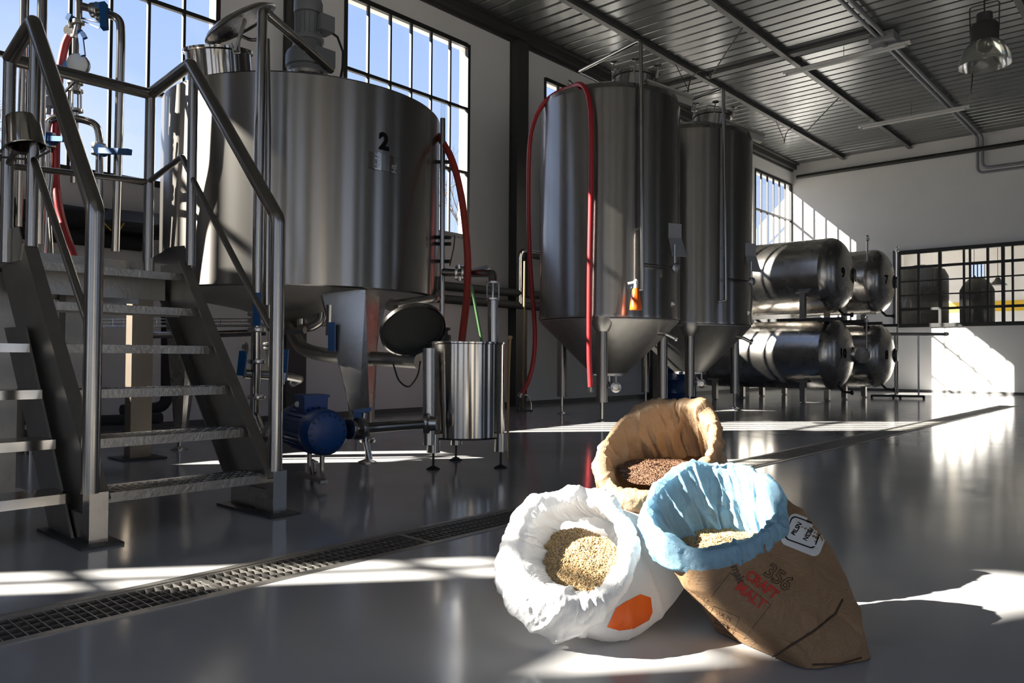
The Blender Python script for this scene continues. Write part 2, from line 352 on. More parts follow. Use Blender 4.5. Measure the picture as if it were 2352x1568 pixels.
# steel: wall columns, eaves beam, purlins, cross strip
for i, y in enumerate((1.16, 5.68, 10.22, 14.74, 19.26)):
    c = MB(); c.box((XW, y-.15, 0), (XW+.03, y+.15, 6.5)); c.box((XW+.03, y-.135, 0), (XW+.16, y-.115, 6.5)); c.box((XW+.03, y+.115, 0), (XW+.16, y+.135, 6.5)); c.box((XW+.16, y-.15, 0), (XW+.19, y+.15, 6.5))
    struct(c.build('trim_%d' % (10+i), M['column'], smooth=0))
c = MB(); c.box((XW, YB, 6.50), (XW+.05, YE, 6.55)); c.box((XW, YB, 6.55), (XW+.16, YE, 6.68)); c.box((XW, YB, 6.68), (XW+.24, YE, ZC)); struct(c.build('trim_1', M['column'], smooth=0))
for i, x in enumerate((-7.62, -5.87, -2.15, .2, 2.4, 4.8)):
    c = MB(); c.box((x-.05, YB, ZC-.10), (x+.05, YE, ZC-.085)); c.box((x-.012, YB, ZC-.085), (x+.012, YE, ZC-.012)); c.box((x-.05, YB, ZC-.012), (x+.05, YE, ZC))
    struct(c.build('trim_%d' % (20+i), M['purlin'], smooth=0))
for i, y in enumerate((5.4, 14.35, )):
    c = MB(); c.box((XW+.2, y-.09, ZC-.07), (-4.3, y+.09, ZC-.005)); struct(c.build('trim_%d' % (30+i), M['purlin'], smooth=0))
# dark pipe along the end wall, skirting
c = MB().cyl((XW+.2, YE-.09, 6.30), (XR, YE-.09, 6.30), .06, 16); struct(c.build('trim_2', M['black']))
c = MB().box((XW+.001, YE-.012, 0), (XR, YE, .07)); struct(c.build('baseboard_end', M['purlin'], smooth=0))
c = MB().box((XW, YB, 0), (XW+.012, YE, .07)); struct(c.build('baseboard_left', M['purlin'], smooth=0))

# interior glazing in the end wall (irregular dark steel grid)
iw = bpy.data.objects.new('window_30', None); COL.objects.link(iw); iw.location = (EX0, YE, EZ0); iw['_org'] = (EX0, YE, EZ0); struct(iw)
w = MB(); w.box((EX0-.04, YE-.05, EZ0-.05), (EX1+.04, YE+.1, EZ0+.05)); w.box((EX0-.04, YE-.05, EZ1-.05), (EX1+.04, YE+.1, EZ1+.05))
w.box((EX0-.04, YE-.05, EZ0+.05), (EX0+.04, YE+.1, EZ1-.05)); w.box((EX1-.04, YE-.05, EZ0+.05), (EX1+.04, YE+.1, EZ1-.05)); w.build('frame', M['black'], iw, smooth=0)
zr = [EZ0, 2.24, 2.62, 3.0, 3.38, EZ1]
xc = [EX0]
for px_, hw in ((2110,.025), (2159,.035), (2214,.02), (2228,.02), (2269,.025), (2304,.035), (2326,.02)):
    x = Py(px_, 650, YE).x; xc.append(x); MB().box((x-hw, YE-.03, EZ0+.05), (x+hw, YE+.07, EZ1-.05)).build('mullion', M['black'], iw, smooth=0)
x = xc[-1]
while x < EX1-.5: x += .47; xc.append(x); MB().box((x-.03, YE-.03, EZ0+.05), (x+.03, YE+.07, EZ1-.05)).build('mullion', M['black'], iw, smooth=0)
for j, z in enumerate(zr[1:-1]): h = .035 if j in (0, 3) else .018; MB().box((EX0+.04, YE-.02, z-h), (EX1-.04, YE+.06, z+h)).build('transom', M['black'], iw, smooth=0)
xc.append(EX1)
for i in range(len(xc)-1):
    for j in range(len(zr)-1):
        MB().box((xc[i], YE+.015, zr[j]), (xc[i+1], YE+.021, zr[j+1])).build('pane', M['glass'], iw, smooth=0)
# small open leaf frame beside the glazing
w = MB().box((-6.30, YE-.12, 1.78), (-6.25, YE-.07, 3.86)); struct(w.build('trim_4', M['purlin'], smooth=0))

# room beyond the glazing
Y2 = YE+9
w = MB(); w.box((-8.6, YE+.2, 0), (-8.4, Y2, 1.6)); w.box((-8.6, YE+.2, 4.6), (-8.4, Y2, 5.2)); w.box((-8.6, YE+.2, 1.6), (-8.4, YE+1.6, 4.6)); w.box((-8.6, YE+4.2, 1.6), (-8.4, YE+5.2, 4.6)); w.box((-8.6, YE+7.8, 1.6), (-8.4, Y2, 4.6))
w.box((XR, YE+.2, 0), (XR+.2, Y2, 5.2)); struct(w.build('wall_beyond_left', M['wall'], smooth=0))
w = MB(); w.box((-8.6, Y2, 0), (XR+.2, Y2+.2, 2.0)); w.box((-8.6, Y2, 4.4), (XR+.2, Y2+.2, 5.2))
BW = [(Py(2060,650,Y2).x, Py(2106,650,Y2).x), (Py(2226,650,Y2).x, Py(2262,650,Y2).x)]
for a, b in ((-8.6,BW[0][0]),(BW[0][1],BW[1][0]),(BW[1][1],7.8)): w.box((a, Y2, 2.0), (b, Y2+.2, 4.4))
struct(w.build('wall_beyond_end', M['wall'], smooth=0))
w = MB().box((-8.6, YE+.2, 5.2), (XR+.2, Y2+.2, 5.3)); struct(w.build('ceiling_beyond', M['wall'], smooth=0))
w = MB().box((-8.39, Y2-.02, 2.62), (XR, Y2-.005, 2.98)); struct(w.build('trim_5', M['yellow'], smooth=0))
w = MB().box((-8.395, YE+.3, 2.5), (-8.385, Y2-.1, 3.1)); 
for n_, (a, b) in enumerate(BW): window(40+n_, 'y', Y2+.1, a, b, 4, [2.0, 3.2, 4.4])
for i, (x, y, r, h) in enumerate(((-6.15, YE+2.0, .74, 3.7), (-4.62, YE+1.6, .42, 3.2))):  # wide tank oversized and dark-painted to darken the left of this room
    tk = thing('storage_tank', ['wide dark steel tank seen through the grid window, left in the room beyond', 'narrower dark steel tank seen through the grid window, right of the wide one'][i], 'tank', (x, y, 0))
    MB().lathe((x, y, .5), [(.1,0),(r,.25),(r,h-.9),(r-.1,h-.7),(.15,h-.55)], n=32).build('body', M['column'], tk)
    for a in range(3): MB().cyl((x+r*.8*math.cos(a*2.1), y+r*.8*math.sin(a*2.1), 0), (x+r*.8*math.cos(a*2.1), y+r*.8*math.sin(a*2.1), .75), .04).build('leg', M['plate'], tk)
for i, px_ in enumerate((2238, 2292)):
    p = Py(px_, 655, YE+4.5); t = thing('pendant_lamp', ['dark cone pendant lamp in the room beyond, the left one', 'dark cone pendant lamp in the room beyond, the right one'][i], 'lamp', p)
    MB().lathe(p, [(.26,0),(.10,.14),(.04,.26),(.03,.3)], n=24).build('shade', M['black'], t); MB().cyl(p+V((0,0,.3)), (p.x, p.y, 5.2), .008, 6).build('cord', M['black'], t)

# outside: ground, roof over hall, bare trees
g = MB().box((-70, -60, -.25), (XW-.36, 70, -.15)); struct(g.build('ground_outside', M['ground'], smooth=0))
g = MB().box((XR+.36, -60, -.25), (70, 70, -.15)); g.box((XW-.36, -60, -.25), (XR+.36, YB-.5, -.15)); struct(g.build('ground_beyond', M['ground'], smooth=0))
# two unseen slanted slabs added outside the back wall to shape the sun patches
g = MB(); D_ = 2.9; sx = lambda x: x-D_/1.22; sz = lambda z: z+.754*D_
g.prism([(sx(-5.0), YB-D_, -.15), (sx(-5.0), YB-D_, sz(7.2)), (sx(-7.15), YB-D_, sz(6.7)), (sx(-6.80), YB-D_, sz(5.80)), (sx(-6.46), YB-D_, sz(5.05)), (sx(-6.38), YB-D_, sz(4.6)), (sx(-6.38), YB-D_, -.15)], (0,-.4,0)); struct(g.build('trim_7', M['outer'], smooth=0))
g = MB(); D_ = 2.4; sx = lambda x: x-D_/1.22; sz = lambda z: z+.754*D_
g.prism([(sx(-5.2), YB-D_, -.15), (sx(-5.2), YB-D_, sz(3.64)), (sx(-6.40), YB-D_, sz(4.67)), (sx(-7.50), YB-D_, sz(5.62)), (sx(-7.50), YB-D_, -.15)], (0,-.35,0)); struct(g.build('trim_6', M['outer'], smooth=0))
g = MB().box((XW-.7, YB-.2, ZC+.25), (XR+.7, YE+9.6, ZC+.4)); struct(g.build('roof', M['roof'], smooth=0))
def tree(x, y, h, seed, label):
    rnd = random.Random(seed); mb = MB(); tw = MB()
    def br(p, d, l, r, dep):
        pts = [p]; q = p.copy(); dd = d.copy()
        for i in range(3):
            dd = (dd+V((rnd.uniform(-.18,.18), rnd.uniform(-.18,.18), .06))).normalized(); q = q+dd*l/3; pts.append(q.copy())
        (mb if dep < 2 else tw).tube(pts, [r, r*.85, r*.7, r*.55], 5 if dep < 2 else 3, cap=False)
        if dep >= 5: return
        for i in range(3 if dep else 5):
            a = rnd.uniform(0, 2*PI); sp = rnd.uniform(.35, .75)
            o = dd.orthogonal().normalized(); o = Matrix.Rotation(a, 3, dd) @ o
            br(pts[rnd.choice((2,3)) if dep else rnd.choice((1,2,3))], (dd+o*sp).normalized(), l*rnd.uniform(.55,.75), r*.55, dep+1)
    br(V((x, y, -.15)), V((0,0,1)), h*.42, h*.018, 0)
    t = thing('bare_tree', label, 'tree', (x, y, -.15)); mb.build('trunk', M['bark'], t); tw.build('branches', M['bark'], t)['kind'] = 'stuff'
tree(-27, 26, 11.5, 3, 'bare winter tree outside, seen through the window right of the large tank')
tree(-21, 50, 11, 5, 'bare winter tree outside, seen through the far corner window')
tree(-30, 5, 9.5, 9, 'bare winter tree outside, its top just above the sill behind the stairs')

# ================================================================== FLOOR DRAIN
dr = thing('floor_drain', 'long steel grating drain set flush in the grey floor, running past the sacks', 'drain', (-2.77, 0, 0))
w = MB()
for x0, x1 in ((DX0, DX0+.035), (DX1-.035, DX1)): w.box((x0, DY0, -.02), (x1, DY1, .003))
w.box((DX0+.035, DY0, -.12), (DX0+.04, DY1, -.02)); w.box((DX1-.04, DY0, -.12), (DX1-.035, DY1, -.02)); w.build('channel_edge', M['plate'], dr, smooth=0)
gx0, gx1 = DX0+.045, DX1-.045
w = MB()
for x in (gx0, gx1): w.box((x-.006, DY0, -.03), (x+.006, DY1, -.001))
for k in range(int((DY1-DY0)/1.0)+1):
    y = DY0+k; 
    if y > .3 and y < DY1: w.box((gx0, y-.012, -.03), (gx1, y+.012, -.0012))
w.build('grate_frame', M['plate'], dr, smooth=0)
for i in range(1, 4):
    x = gx0+(gx1-gx0)*i/4; MB().box((x-.002, DY0, -.028), (x+.002, DY1, -.004)).build('long_bar', M['plate'], dr, smooth=0)
cb = None; far = MB(); y = .3; n_ = 0
while y < DY1:
    if n_ < 90:
        if cb is None: cb = MB().box((gx0, y-.002, -.03), (gx1, y+.002, -.0015)).build('cross_bar', M['plate'], dr, smooth=0); y00 = y
        else: share(cb, dr, (0, y-y00, 0))
    else: far.box((gx0, y-.002, -.03), (gx1, y+.002, -.0015))
    y += .0335; n_ += 1
far.build('far_cross_bars', M['plate'], dr, smooth=0)['kind'] = 'stuff'

# ================================================================== helpers for fittings
def clamp(mb, c, ax, r, w=.02):
    c = V(c); ax = V(ax).normalized(); mb.lathe(c-ax*w/2, [(r*.9,0),(r*1.5,w*.15),(r*1.55,w*.5),(r*1.5,w*.85),(r*.9,w)], ax, 16)
def valve(parent, c, ax, hd, r=.035, hl=.16, hc='blue', name='valve'):
    c = V(c); ax = V(ax).normalized(); hd = V(hd).normalized(); v = MB()
    v.lathe(c-ax*r*.9, [(r,0),(r*1.6,r*.1),(r*1.6,r*.35),(r*1.2,r*.4),(r*1.2,r*1.4),(r*1.6,r*1.45),(r*1.6,r*1.7),(r,r*1.8)], ax, 18)
    side = ax.cross(hd); side = side.normalized() if side.length > .1 else ax.orthogonal()
    v.cyl(c, c+side*r*2, r*.45, 10); b = v.build(name, M['tankx'], parent)
    s = c+side*r*1.9; h = MB(); h.bar(s-hd*r*.8, s+hd*hl, r*.75, r*.5, side); h.cyl(s-side*r*.35, s+side*r*.35, r*.8, 14)
    o = h.build('valve_handle', M[hc], b if parent.parent is None and parent.type == 'EMPTY' else parent); return b
def foot(mb, c, top, r=.012, pr=.05):
    c = V(c); mb.cyl(c+V((0,0,.02)), c+V((0,0,top)), r, 10); mb.lathe(c, [(pr,0),(pr,.008),(pr*.5,.022),(r,.03)], n=20)
def text_mesh(body, size, bold=0, outline=0):
    cu = bpy.data.curves.new('txt', 'FONT'); cu.body = body; cu.size = size; cu.offset = bold; cu.resolution_u = 3; cu.align_x = 'CENTER'; cu.align_y = 'CENTER'
    if outline: cu.fill_mode = 'NONE'; cu.bevel_depth = outline; cu.bevel_resolution = 0
    o = bpy.data.objects.new('txt', cu); COL.objects.link(o); dg = bpy.context.evaluated_depsgraph_get(); me = bpy.data.meshes.new_from_object(o.evaluated_get(dg))
    bpy.data.objects.remove(o); bm = bmesh.new(); bm.from_mesh(me)
    vs = [v.co.copy() for v in bm.verts]; fs = [[v.index for v in f.verts] for f in bm.faces]; bm.free(); return vs, fs
def text_on_cylinder(parent, body, size, c, r, ang, z, m, bold=0, name='lettering', roty=0, squash=1):
    vs, fs = text_mesh(body, size, bold); out = []
    for v in vs:
        x, y = (v.x*squash, v.y) if not roty else (-v.y, v.x)
        a = ang+x/r; out.append((c[0]+math.cos(a)*(r+.003), c[1]+math.sin(a)*(r+.003), z+y))
    return MB().add(out, fs).build(name, m, parent, smooth=0)

# ================================================================== FERMENTERS
def fermenter(cx, cy, first):
    R, Z0, Z1 = 1.03, 1.40, 4.52
    lab = 'tall conical steel fermenting tank with a red hose draped over its top' if first else 'tall conical steel fermenting tank behind and right of the one with the red hose'
    t = thing('fermenting_tank', lab, 'tank', (cx, cy, 0), 'upright conical fermenting tanks')
    c = (cx, cy, 0)
    b = MB().lathe(c, [(.15,Z0),(R-.03,Z0),(R,Z0+.012),(R,Z0+.05),(R-.006,Z0+.07),(R-.006,Z1-.03),(R-.01,Z1)], n=128, close=False).build('shell', M['tank'], t)
    MB().lathe(c, [(R-.01,Z1),(R-.03,Z1+.07),(.62,Z1+.22),(.2,Z1+.3),(.01,Z1+.3)], n=64).build('roof', M['tankx'], t)
    MB().lathe(c, [(.27,.60),(.27,.64),(R-.02,Z0-.015),(R-.02,Z0-.001)], n=96).build('cone', M['plate'], t)
    MB().cyl((cx,cy,.42), (cx,cy,.62), .05).build('outlet_pipe', M['pipe'], t)
    for a, ang in enumerate((-103, 137, 17)):      # angles in the axes of the camera: 0 = to the right
        an = math.radians(ang); la, lb = math.cos(an)*.88, math.sin(an)*.88
        x = cx+la*.7432-lb*.669; y = cy+la*.669+lb*.7432
        l = MB(); l.cyl((x,y,.26), (x,y,1.36), .077, 28); lg = l.build('leg', M['tank'], t)
        l = MB(); foot(l, (x,y,0), .28, .022, .075); l.build('levelling_foot', M['tankx'], lg)
        k = MB(); k.lathe((x,y,1.22), [(.09,0),(.16,.12),(.17,.2)], n=24); k.build('leg_pad', M['plate'], lg)
    # directions in camera axes
    def q(la, lb, z): return V((cx+la*.7432-lb*.669, cy+la*.669+lb*.7432, z))
    # manway neck on the roof, tilted, with lid and clamp knobs
    ax = (q(.42,-.12,1)-q(0,0,0)).normalized(); ax = V((ax.x*.35, ax.y*.35, 1)).normalized(); mc = q(.30,-.15,Z1+.1)
    m = MB().lathe(mc, [(.30,0),(.30,.30),(.33,.31),(.33,.34)], ax, 40).build('manway_neck', M['tank'], t)
    MB().lathe(mc+ax*.342, [(.335,0),(.335,.025),(.30,.035),(.12,.07),(.01,.075)], ax, 40).build('manway_lid', M['tankx'], m)
    e1 = ax.orthogonal().normalized(); e2 = ax.cross(e1)
    for a in range(6):
        d = e1*math.cos(a*PI/3+.3)+e2*math.sin(a*PI/3+.3); p = mc+ax*.30+d*.36
        MB().cyl(p, p+ax*.16, .012, 8).lathe(p+ax*.16, [(.02,0),(.055,.01),(.055,.03),(.02,.045)], ax, 10).build('clamp_knob', M['tankx'], m)
    h = mc+ax*.40; MB().tube([h-e1*.12, h-e1*.12+ax*.12, h+e1*.12+ax*.12, h+e1*.12], .011, 8, .03).build('lid_handle', M['pipe'], m)
    # hinged shelf arm sticking out to the right of the roof
    s = MB(); a = q(.46,-.34,Z1+.29); bb = q(1.14,-.30,Z1+.06)
    s.bar(a, bb, .30, .03); s.bar(a-V((0,0,.06)), bb-V((0,0,.06)), .12, .09); s.bar(q(.5,-.34,Z1+.05), a, .05, .05); s.build('roof_bracket', M['plate'], t)
    for d in (.0, .14): 
        p = q(-.42-d,.05,Z1+.16); MB().cyl(p, p+V((0,0,.16)), .028).lathe(p+V((0,0,.16)), [(.03,0),(.05,.01),(.05,.03),(.03,.04)], n=14).build('roof_fitting', M['tankx'], t)
    # spray pipe: from the roof out, up and down the front of the tank
    p0 = q(-.05-.0,-.35,Z1+.15); f0 = .285
    pts = [q(-.10,.05,Z1+.12), q(-.10,.05,Z1+.42), q(-.46,.1,Z1+.62), q(f0+.0,-1.06,Z1+.62), q(f0,-1.06,Z1+.3), q(f0+.02,-1.10,2.0), q(f0+.02,-1.10,1.78)]
    MB().tube(pts, .026, 14, .07).build('spray_pipe', M['pipe'], t)
    w = MB()
    for z in (3.9, 2.6): w.bar(q(f0,-1.09,z), q(f0*.9,-.98,z), .02, .02)
    w.build('pipe_bracket', M['tankx'], t)
    # hinged card holder
    w = MB(); c0 = q(.80,-.62,2.62); dn = (q(.45,-1,0)-q(0,0,0)).normalized(); sd = dn.cross(V((0,0,1)))*-1
    w.bar(c0+dn*.06-sd*.11, c0+dn*.06+sd*.11, .02, .22, (0,0,1)); w.build('card_board', M['card'], t, smooth=0)
    w = MB(); w.prism([c0+dn*.07-sd*.11+V((0,0,-.1)), c0+dn*.07+sd*.11+V((0,0,-.1)), c0+dn*.17+sd*.12+V((0,0,-.36)), c0+dn*.17-sd*.12+V((0,0,-.36))], dn*.006+V((0,0,.003))); w.build('hanging_card', M['card'], t, smooth=0)
    # sample line: thin pipe, valve and gauge
    a = q(.31,-1.08,2.12); bq = q(.80,-.80,2.10)
    MB().tube([a, bq], .012, 8).build('sample_line', M['pipe'], t)
    MB().lathe(bq, [(.06,0),(.065,.01),(.065,.03),(.05,.035)], (bq-a).cross(V((0,0,1))), 20).cyl(bq, bq+V((0,0,.32)), .012, 8).build('thermometer', M['tankx'], t)
    e = q(f0+.02,-1.10,1.80); MB().tube([e, e+V((0,0,-.03)), e+V((-.08,-.08,-.05))], .018, 10).build('pipe_elbow', M['tankx'], t)
    # racking valve on the right of the cone
    rv = q(.72,-.62,1.20); MB().tube([q(.6,-.5,1.22), rv, rv+V((.09,.08,-.06))], .03, 12, .03).lathe(rv+V((.09,.08,-.06)), [(.045,0),(.05,.01),(.05,.03),(.03,.035)], (.7,.7,-.3), 16).build('racking_valve', M['tankx'], t)
    rv2 = q(.80,-.60,1.62); MB().lathe(rv2, [(.05,0),(.05,.05),(.03,.06)], (.2,-1,0), 16).build('side_port', M['tankx'], t)
    # bottom outlet: pipe forward to a round port by the front leg
    ob = q(-.01,-.86,.46); MB().tube([q(0,0,.50), q(-.01,-.30,.46), ob], .03, 12, .05).build('drain_pipe', M['pipe'], t)
    n = (q(0,-1,0)-q(0,0,0)).normalized(); MB().lathe(ob, [(.04,-.02),(.072,-.015),(.072,.015),(.045,.02),(.04,.005),(.001,.004)], n, 24).build('outlet_port', M['pipe'], t)
    MB().cyl(ob+V((0,0,.05)), ob+V((0,0,.17)), .014, 8).bar(ob+V((0,0,.17))+(q(-.3,0,0)-q(0,0,0)), ob+V((0,0,.17)), .018, .012).build('sample_tap', M['tankx'], t)
    MB().cyl(ob+V((0,0,.17))+(q(-.3,0,0)-q(0,0,0)), ob+V((0,0,.17))+(q(-.36,0,0)-q(0,0,0)), .016, 8).build('tap_grip', M['blue'], t)
    return t
FC = V((-6.5, 9.35, 0))
fermenter(-6.5, 9.35, True); fermenter(-6.5, 11.75, False)

# ================================================================== HORIZONTAL TANKS
def lying_tank(x0, x1, y, z, R, label, num, door_open, lid=True):
    t = thing('lagering_tank', label, 'tank', ((x0+x1)/2, y, z-R), 'horizontal lagering tanks stacked two by two')
    ax = (1,0,0); c = V((x0,y,z)); Ln = x1-x0
    MB().lathe(c, [(R,0),(R,Ln*.0+.02),(R+.004,.03),(R,.04),(R,Ln-.03),(R+.004,Ln-.02),(R,Ln)], ax, 96, close=False).build('shell', M['tankx'], t)
    dome = [(R*math.cos(a*PI/2/14)**.78, .33*math.sin(a*PI/2/14)) for a in range(15)]
    MB().lathe((x1,y,z), dome, ax, 72).build('end_dome', M['tankx'], t)
    MB().lathe((x0,y,z), dome, (-1,0,0), 72).build('end_dome', M['plate'], t)
    d = V((x1+.26, y+.28, z)); nn = V((1,.45,0)).normalized()
    MB().lathe(d, [(.155,-.05),(.16,.05),(.135,.055),(.13,.0)], nn, 32, close=False).build('manway_ring', M['black'] if not door_open else M['tankx'], t)
    if door_open:
        MB().lathe(d, [(.13,.0),(.001,.001)], nn, 28).build('manway_opening', M['black'], t)
        MB().lathe(d+V((.16,.16,-.02)), [(.16,0),(.16,.02),(.05,.04),(.001,.041)], V((.25,1,0)), 28).build('manway_door', M['tankx'], t)
    else:
        MB().lathe(d+nn*.03, [(.13,0),(.10,.03),(.001,.045)], nn, 28).build('manway_door', M['plate'], t)
        MB().bar(d+nn*.09+V((0,0,-.12)), d+nn*.09+V((0,0,.12)), .03, .03, (1,0,0)).build('door_bar', M['pipe'], t)
    # number on the dome, towards the camera
    vs, fs = text_mesh(num, .26, .006); out = []
    for v in vs:
        yy = v.x-.30; zz = v.y; rr = min(.999, math.hypot(yy, zz)/R); out.append((x1+.33*math.sqrt(max(0, 1-(rr**(1/.78))**2))+.006, y+yy, z+zz))
    MB().add(out, fs).build('number', M['ink'], t, smooth=0)
    MB().tube([(x1+.12,y+.05,z-R+.04), (x1+.2,y+.05,z-R-.04), (x1+.32,y+.1,z-R-.05)], .025, 10).lathe((x1+.32,y+.1,z-R-.05), [(.045,0),(.05,.04),(.02,.05)], (1,0,0), 14).build('drain_valve', M['black'], t)
    return t
TT = [(15.45, 2.52, .735, 'upper lagering tank numbered 9, nearest of the stack', '9', False), (15.45, .97, .70, 'lower lagering tank numbered 10 with its round door open', '10', True),
      (17.75, 2.56, .70, 'upper lagering tank at the back, behind the one numbered 9', '7', False), (17.75, .96, .69, 'lower lagering tank at the back, behind the one numbered 10', '8', False)]
for i, (y, z, R, l, n_, op) in enumerate(TT):
    lying_tank(-7.0 if z > 2 else -8.0, -5.42 if y < 16 else -5.3, y, z, R, l, n_, op)
fr = thing('tank_rack', 'dark steel rack with short posts carrying the two rows of lagering tanks', 'rack', (-6.2, 16.5, 0))
for y in (15.45, 17.75):
    for x in (-5.75, -7.6):
        for sy in (-.64, .64):
            if x > -6: w = MB(); w.box((x-.05, y+sy-.05, 1.66), (x+.05, y+sy+.05, 2.14)); w.box((x-.12, y+sy-.08, 2.14), (x+.12, y+sy+.08, 2.17)); w.box((x-.12, y+sy-.08, 1.64), (x+.12, y+sy+.08, 1.66)); w.build('stub_post', M['plate'], fr, smooth=0)
            w = MB(); w.box((x-.05, y+sy-.05, .03), (x+.05, y+sy+.05, .42)); w.box((x-.12, y+sy-.08, .42), (x+.12, y+sy+.08, .45)); foot(w, (x, y+sy, 0), .05, .02, .06); w.build('post', M['plate'], fr)
for y in (14.86, 16.04, 17.16, 18.34): MB().box((-8.1, y-.04, 1.60), (-5.0, y+.04, 1.66)).build('beam', M['column'], fr, smooth=0)
for x in (-7.6, -5.4): MB().box((x-.05, 14.8, 1.585), (x+.05, 18.4, 1.60)).build('cross_beam', M['column'], fr, smooth=0)
# pressure valve stems by the domes
for i, (px_, y0, y1, d) in enumerate(((1992, 553, 600, 16.2), (2061, 578, 905, 17.9), (1990, 740, 800, 16.0))):
    a = Pd(px_, y0, d); b = Pd(px_, y1, d)
    t = thing('vent_pipe', ['slim steel vent pipe standing above tank 9, left of the grid window', 'long thin steel pipe standing at the left edge of the grid window', 'short steel pipe between the two lower lagering tanks'][i], 'pipe', b)
    MB().cyl(a, b, .022, 10).build('stem', M['pipe'], t)
    w = MB(); w.lathe(a, [(.03,0),(.045,.01),(.045,.05),(.02,.06),(.02,.09),(.035,.10),(.001,.13)], n=14); w.build('cap', M['tankx'], t)
    MB().tube([b, b+V((-.18,.0,-.02))], .02, 8).build('side_branch', M['tankx'], t)
# wheeled hose rack in front of the end wall
hr = thing('wheeled_rack', 'low T-shaped steel trolley on castors in front of the end wall', 'trolley', (-5.2, 19.2, 0))
bx0, bx1 = Pz(2003, 908, .06), Pz(2122, 910, .06)
MB().bar(bx0, bx1, .05, .05).build('base_bar', M['column'], hr, smooth=0)
pa, pb = bx0.lerp(bx1, .45), bx0.lerp(bx1, .9)
for p in (bx0, bx0.lerp(bx1, .42), bx0.lerp(bx1, .55), bx1): MB().cyl((p.x-.02,p.y,.04), (p.x+.02,p.y,.04), .04, 14).build('castor', M['rubber'], hr)
for p, h in ((pa, 1.42), (pb, 1.42)): MB().cyl((p.x,p.y,.08), (p.x,p.y,h), .018, 10).build('upright', M['pipe'], hr)
MB().cyl((pa.x-.1,pa.y-.1,1.44), (pb.x+.42,pb.y+.42,1.44), .035, 12).build('arm', M['plate'], hr); MB().lathe((pb.x+.45,pb.y+.45,1.40), [(.02,0),(.06,.02),(.06,.07),(.02,.09)], n=14).build('end_knob', M['plate'], hr)
# blue barrel half hidden behind the fermenters
bp_ = Pd(1560, 1000, 14.6); bp_ = V((-6.55, 13.6, 0)); bp_ = Pz(1562, 932, 0)
bb = thing('barrel', 'dark blue plastic barrel on the floor between the fermenter legs', 'barrel', bp_)
MB().lathe(bp_, [(.26,0),(.29,.03),(.29,.22),(.30,.24),(.29,.26),(.29,.46),(.30,.48),(.29,.50),(.29,.60),(.27,.63)], n=32).build('body', M['bluebarrel'], bb)
MB().lathe(bp_, [(.30,.63),(.30,.67),(.28,.69),(.001,.69)], n=32).build('lid', M['bluebarrel'], bb)

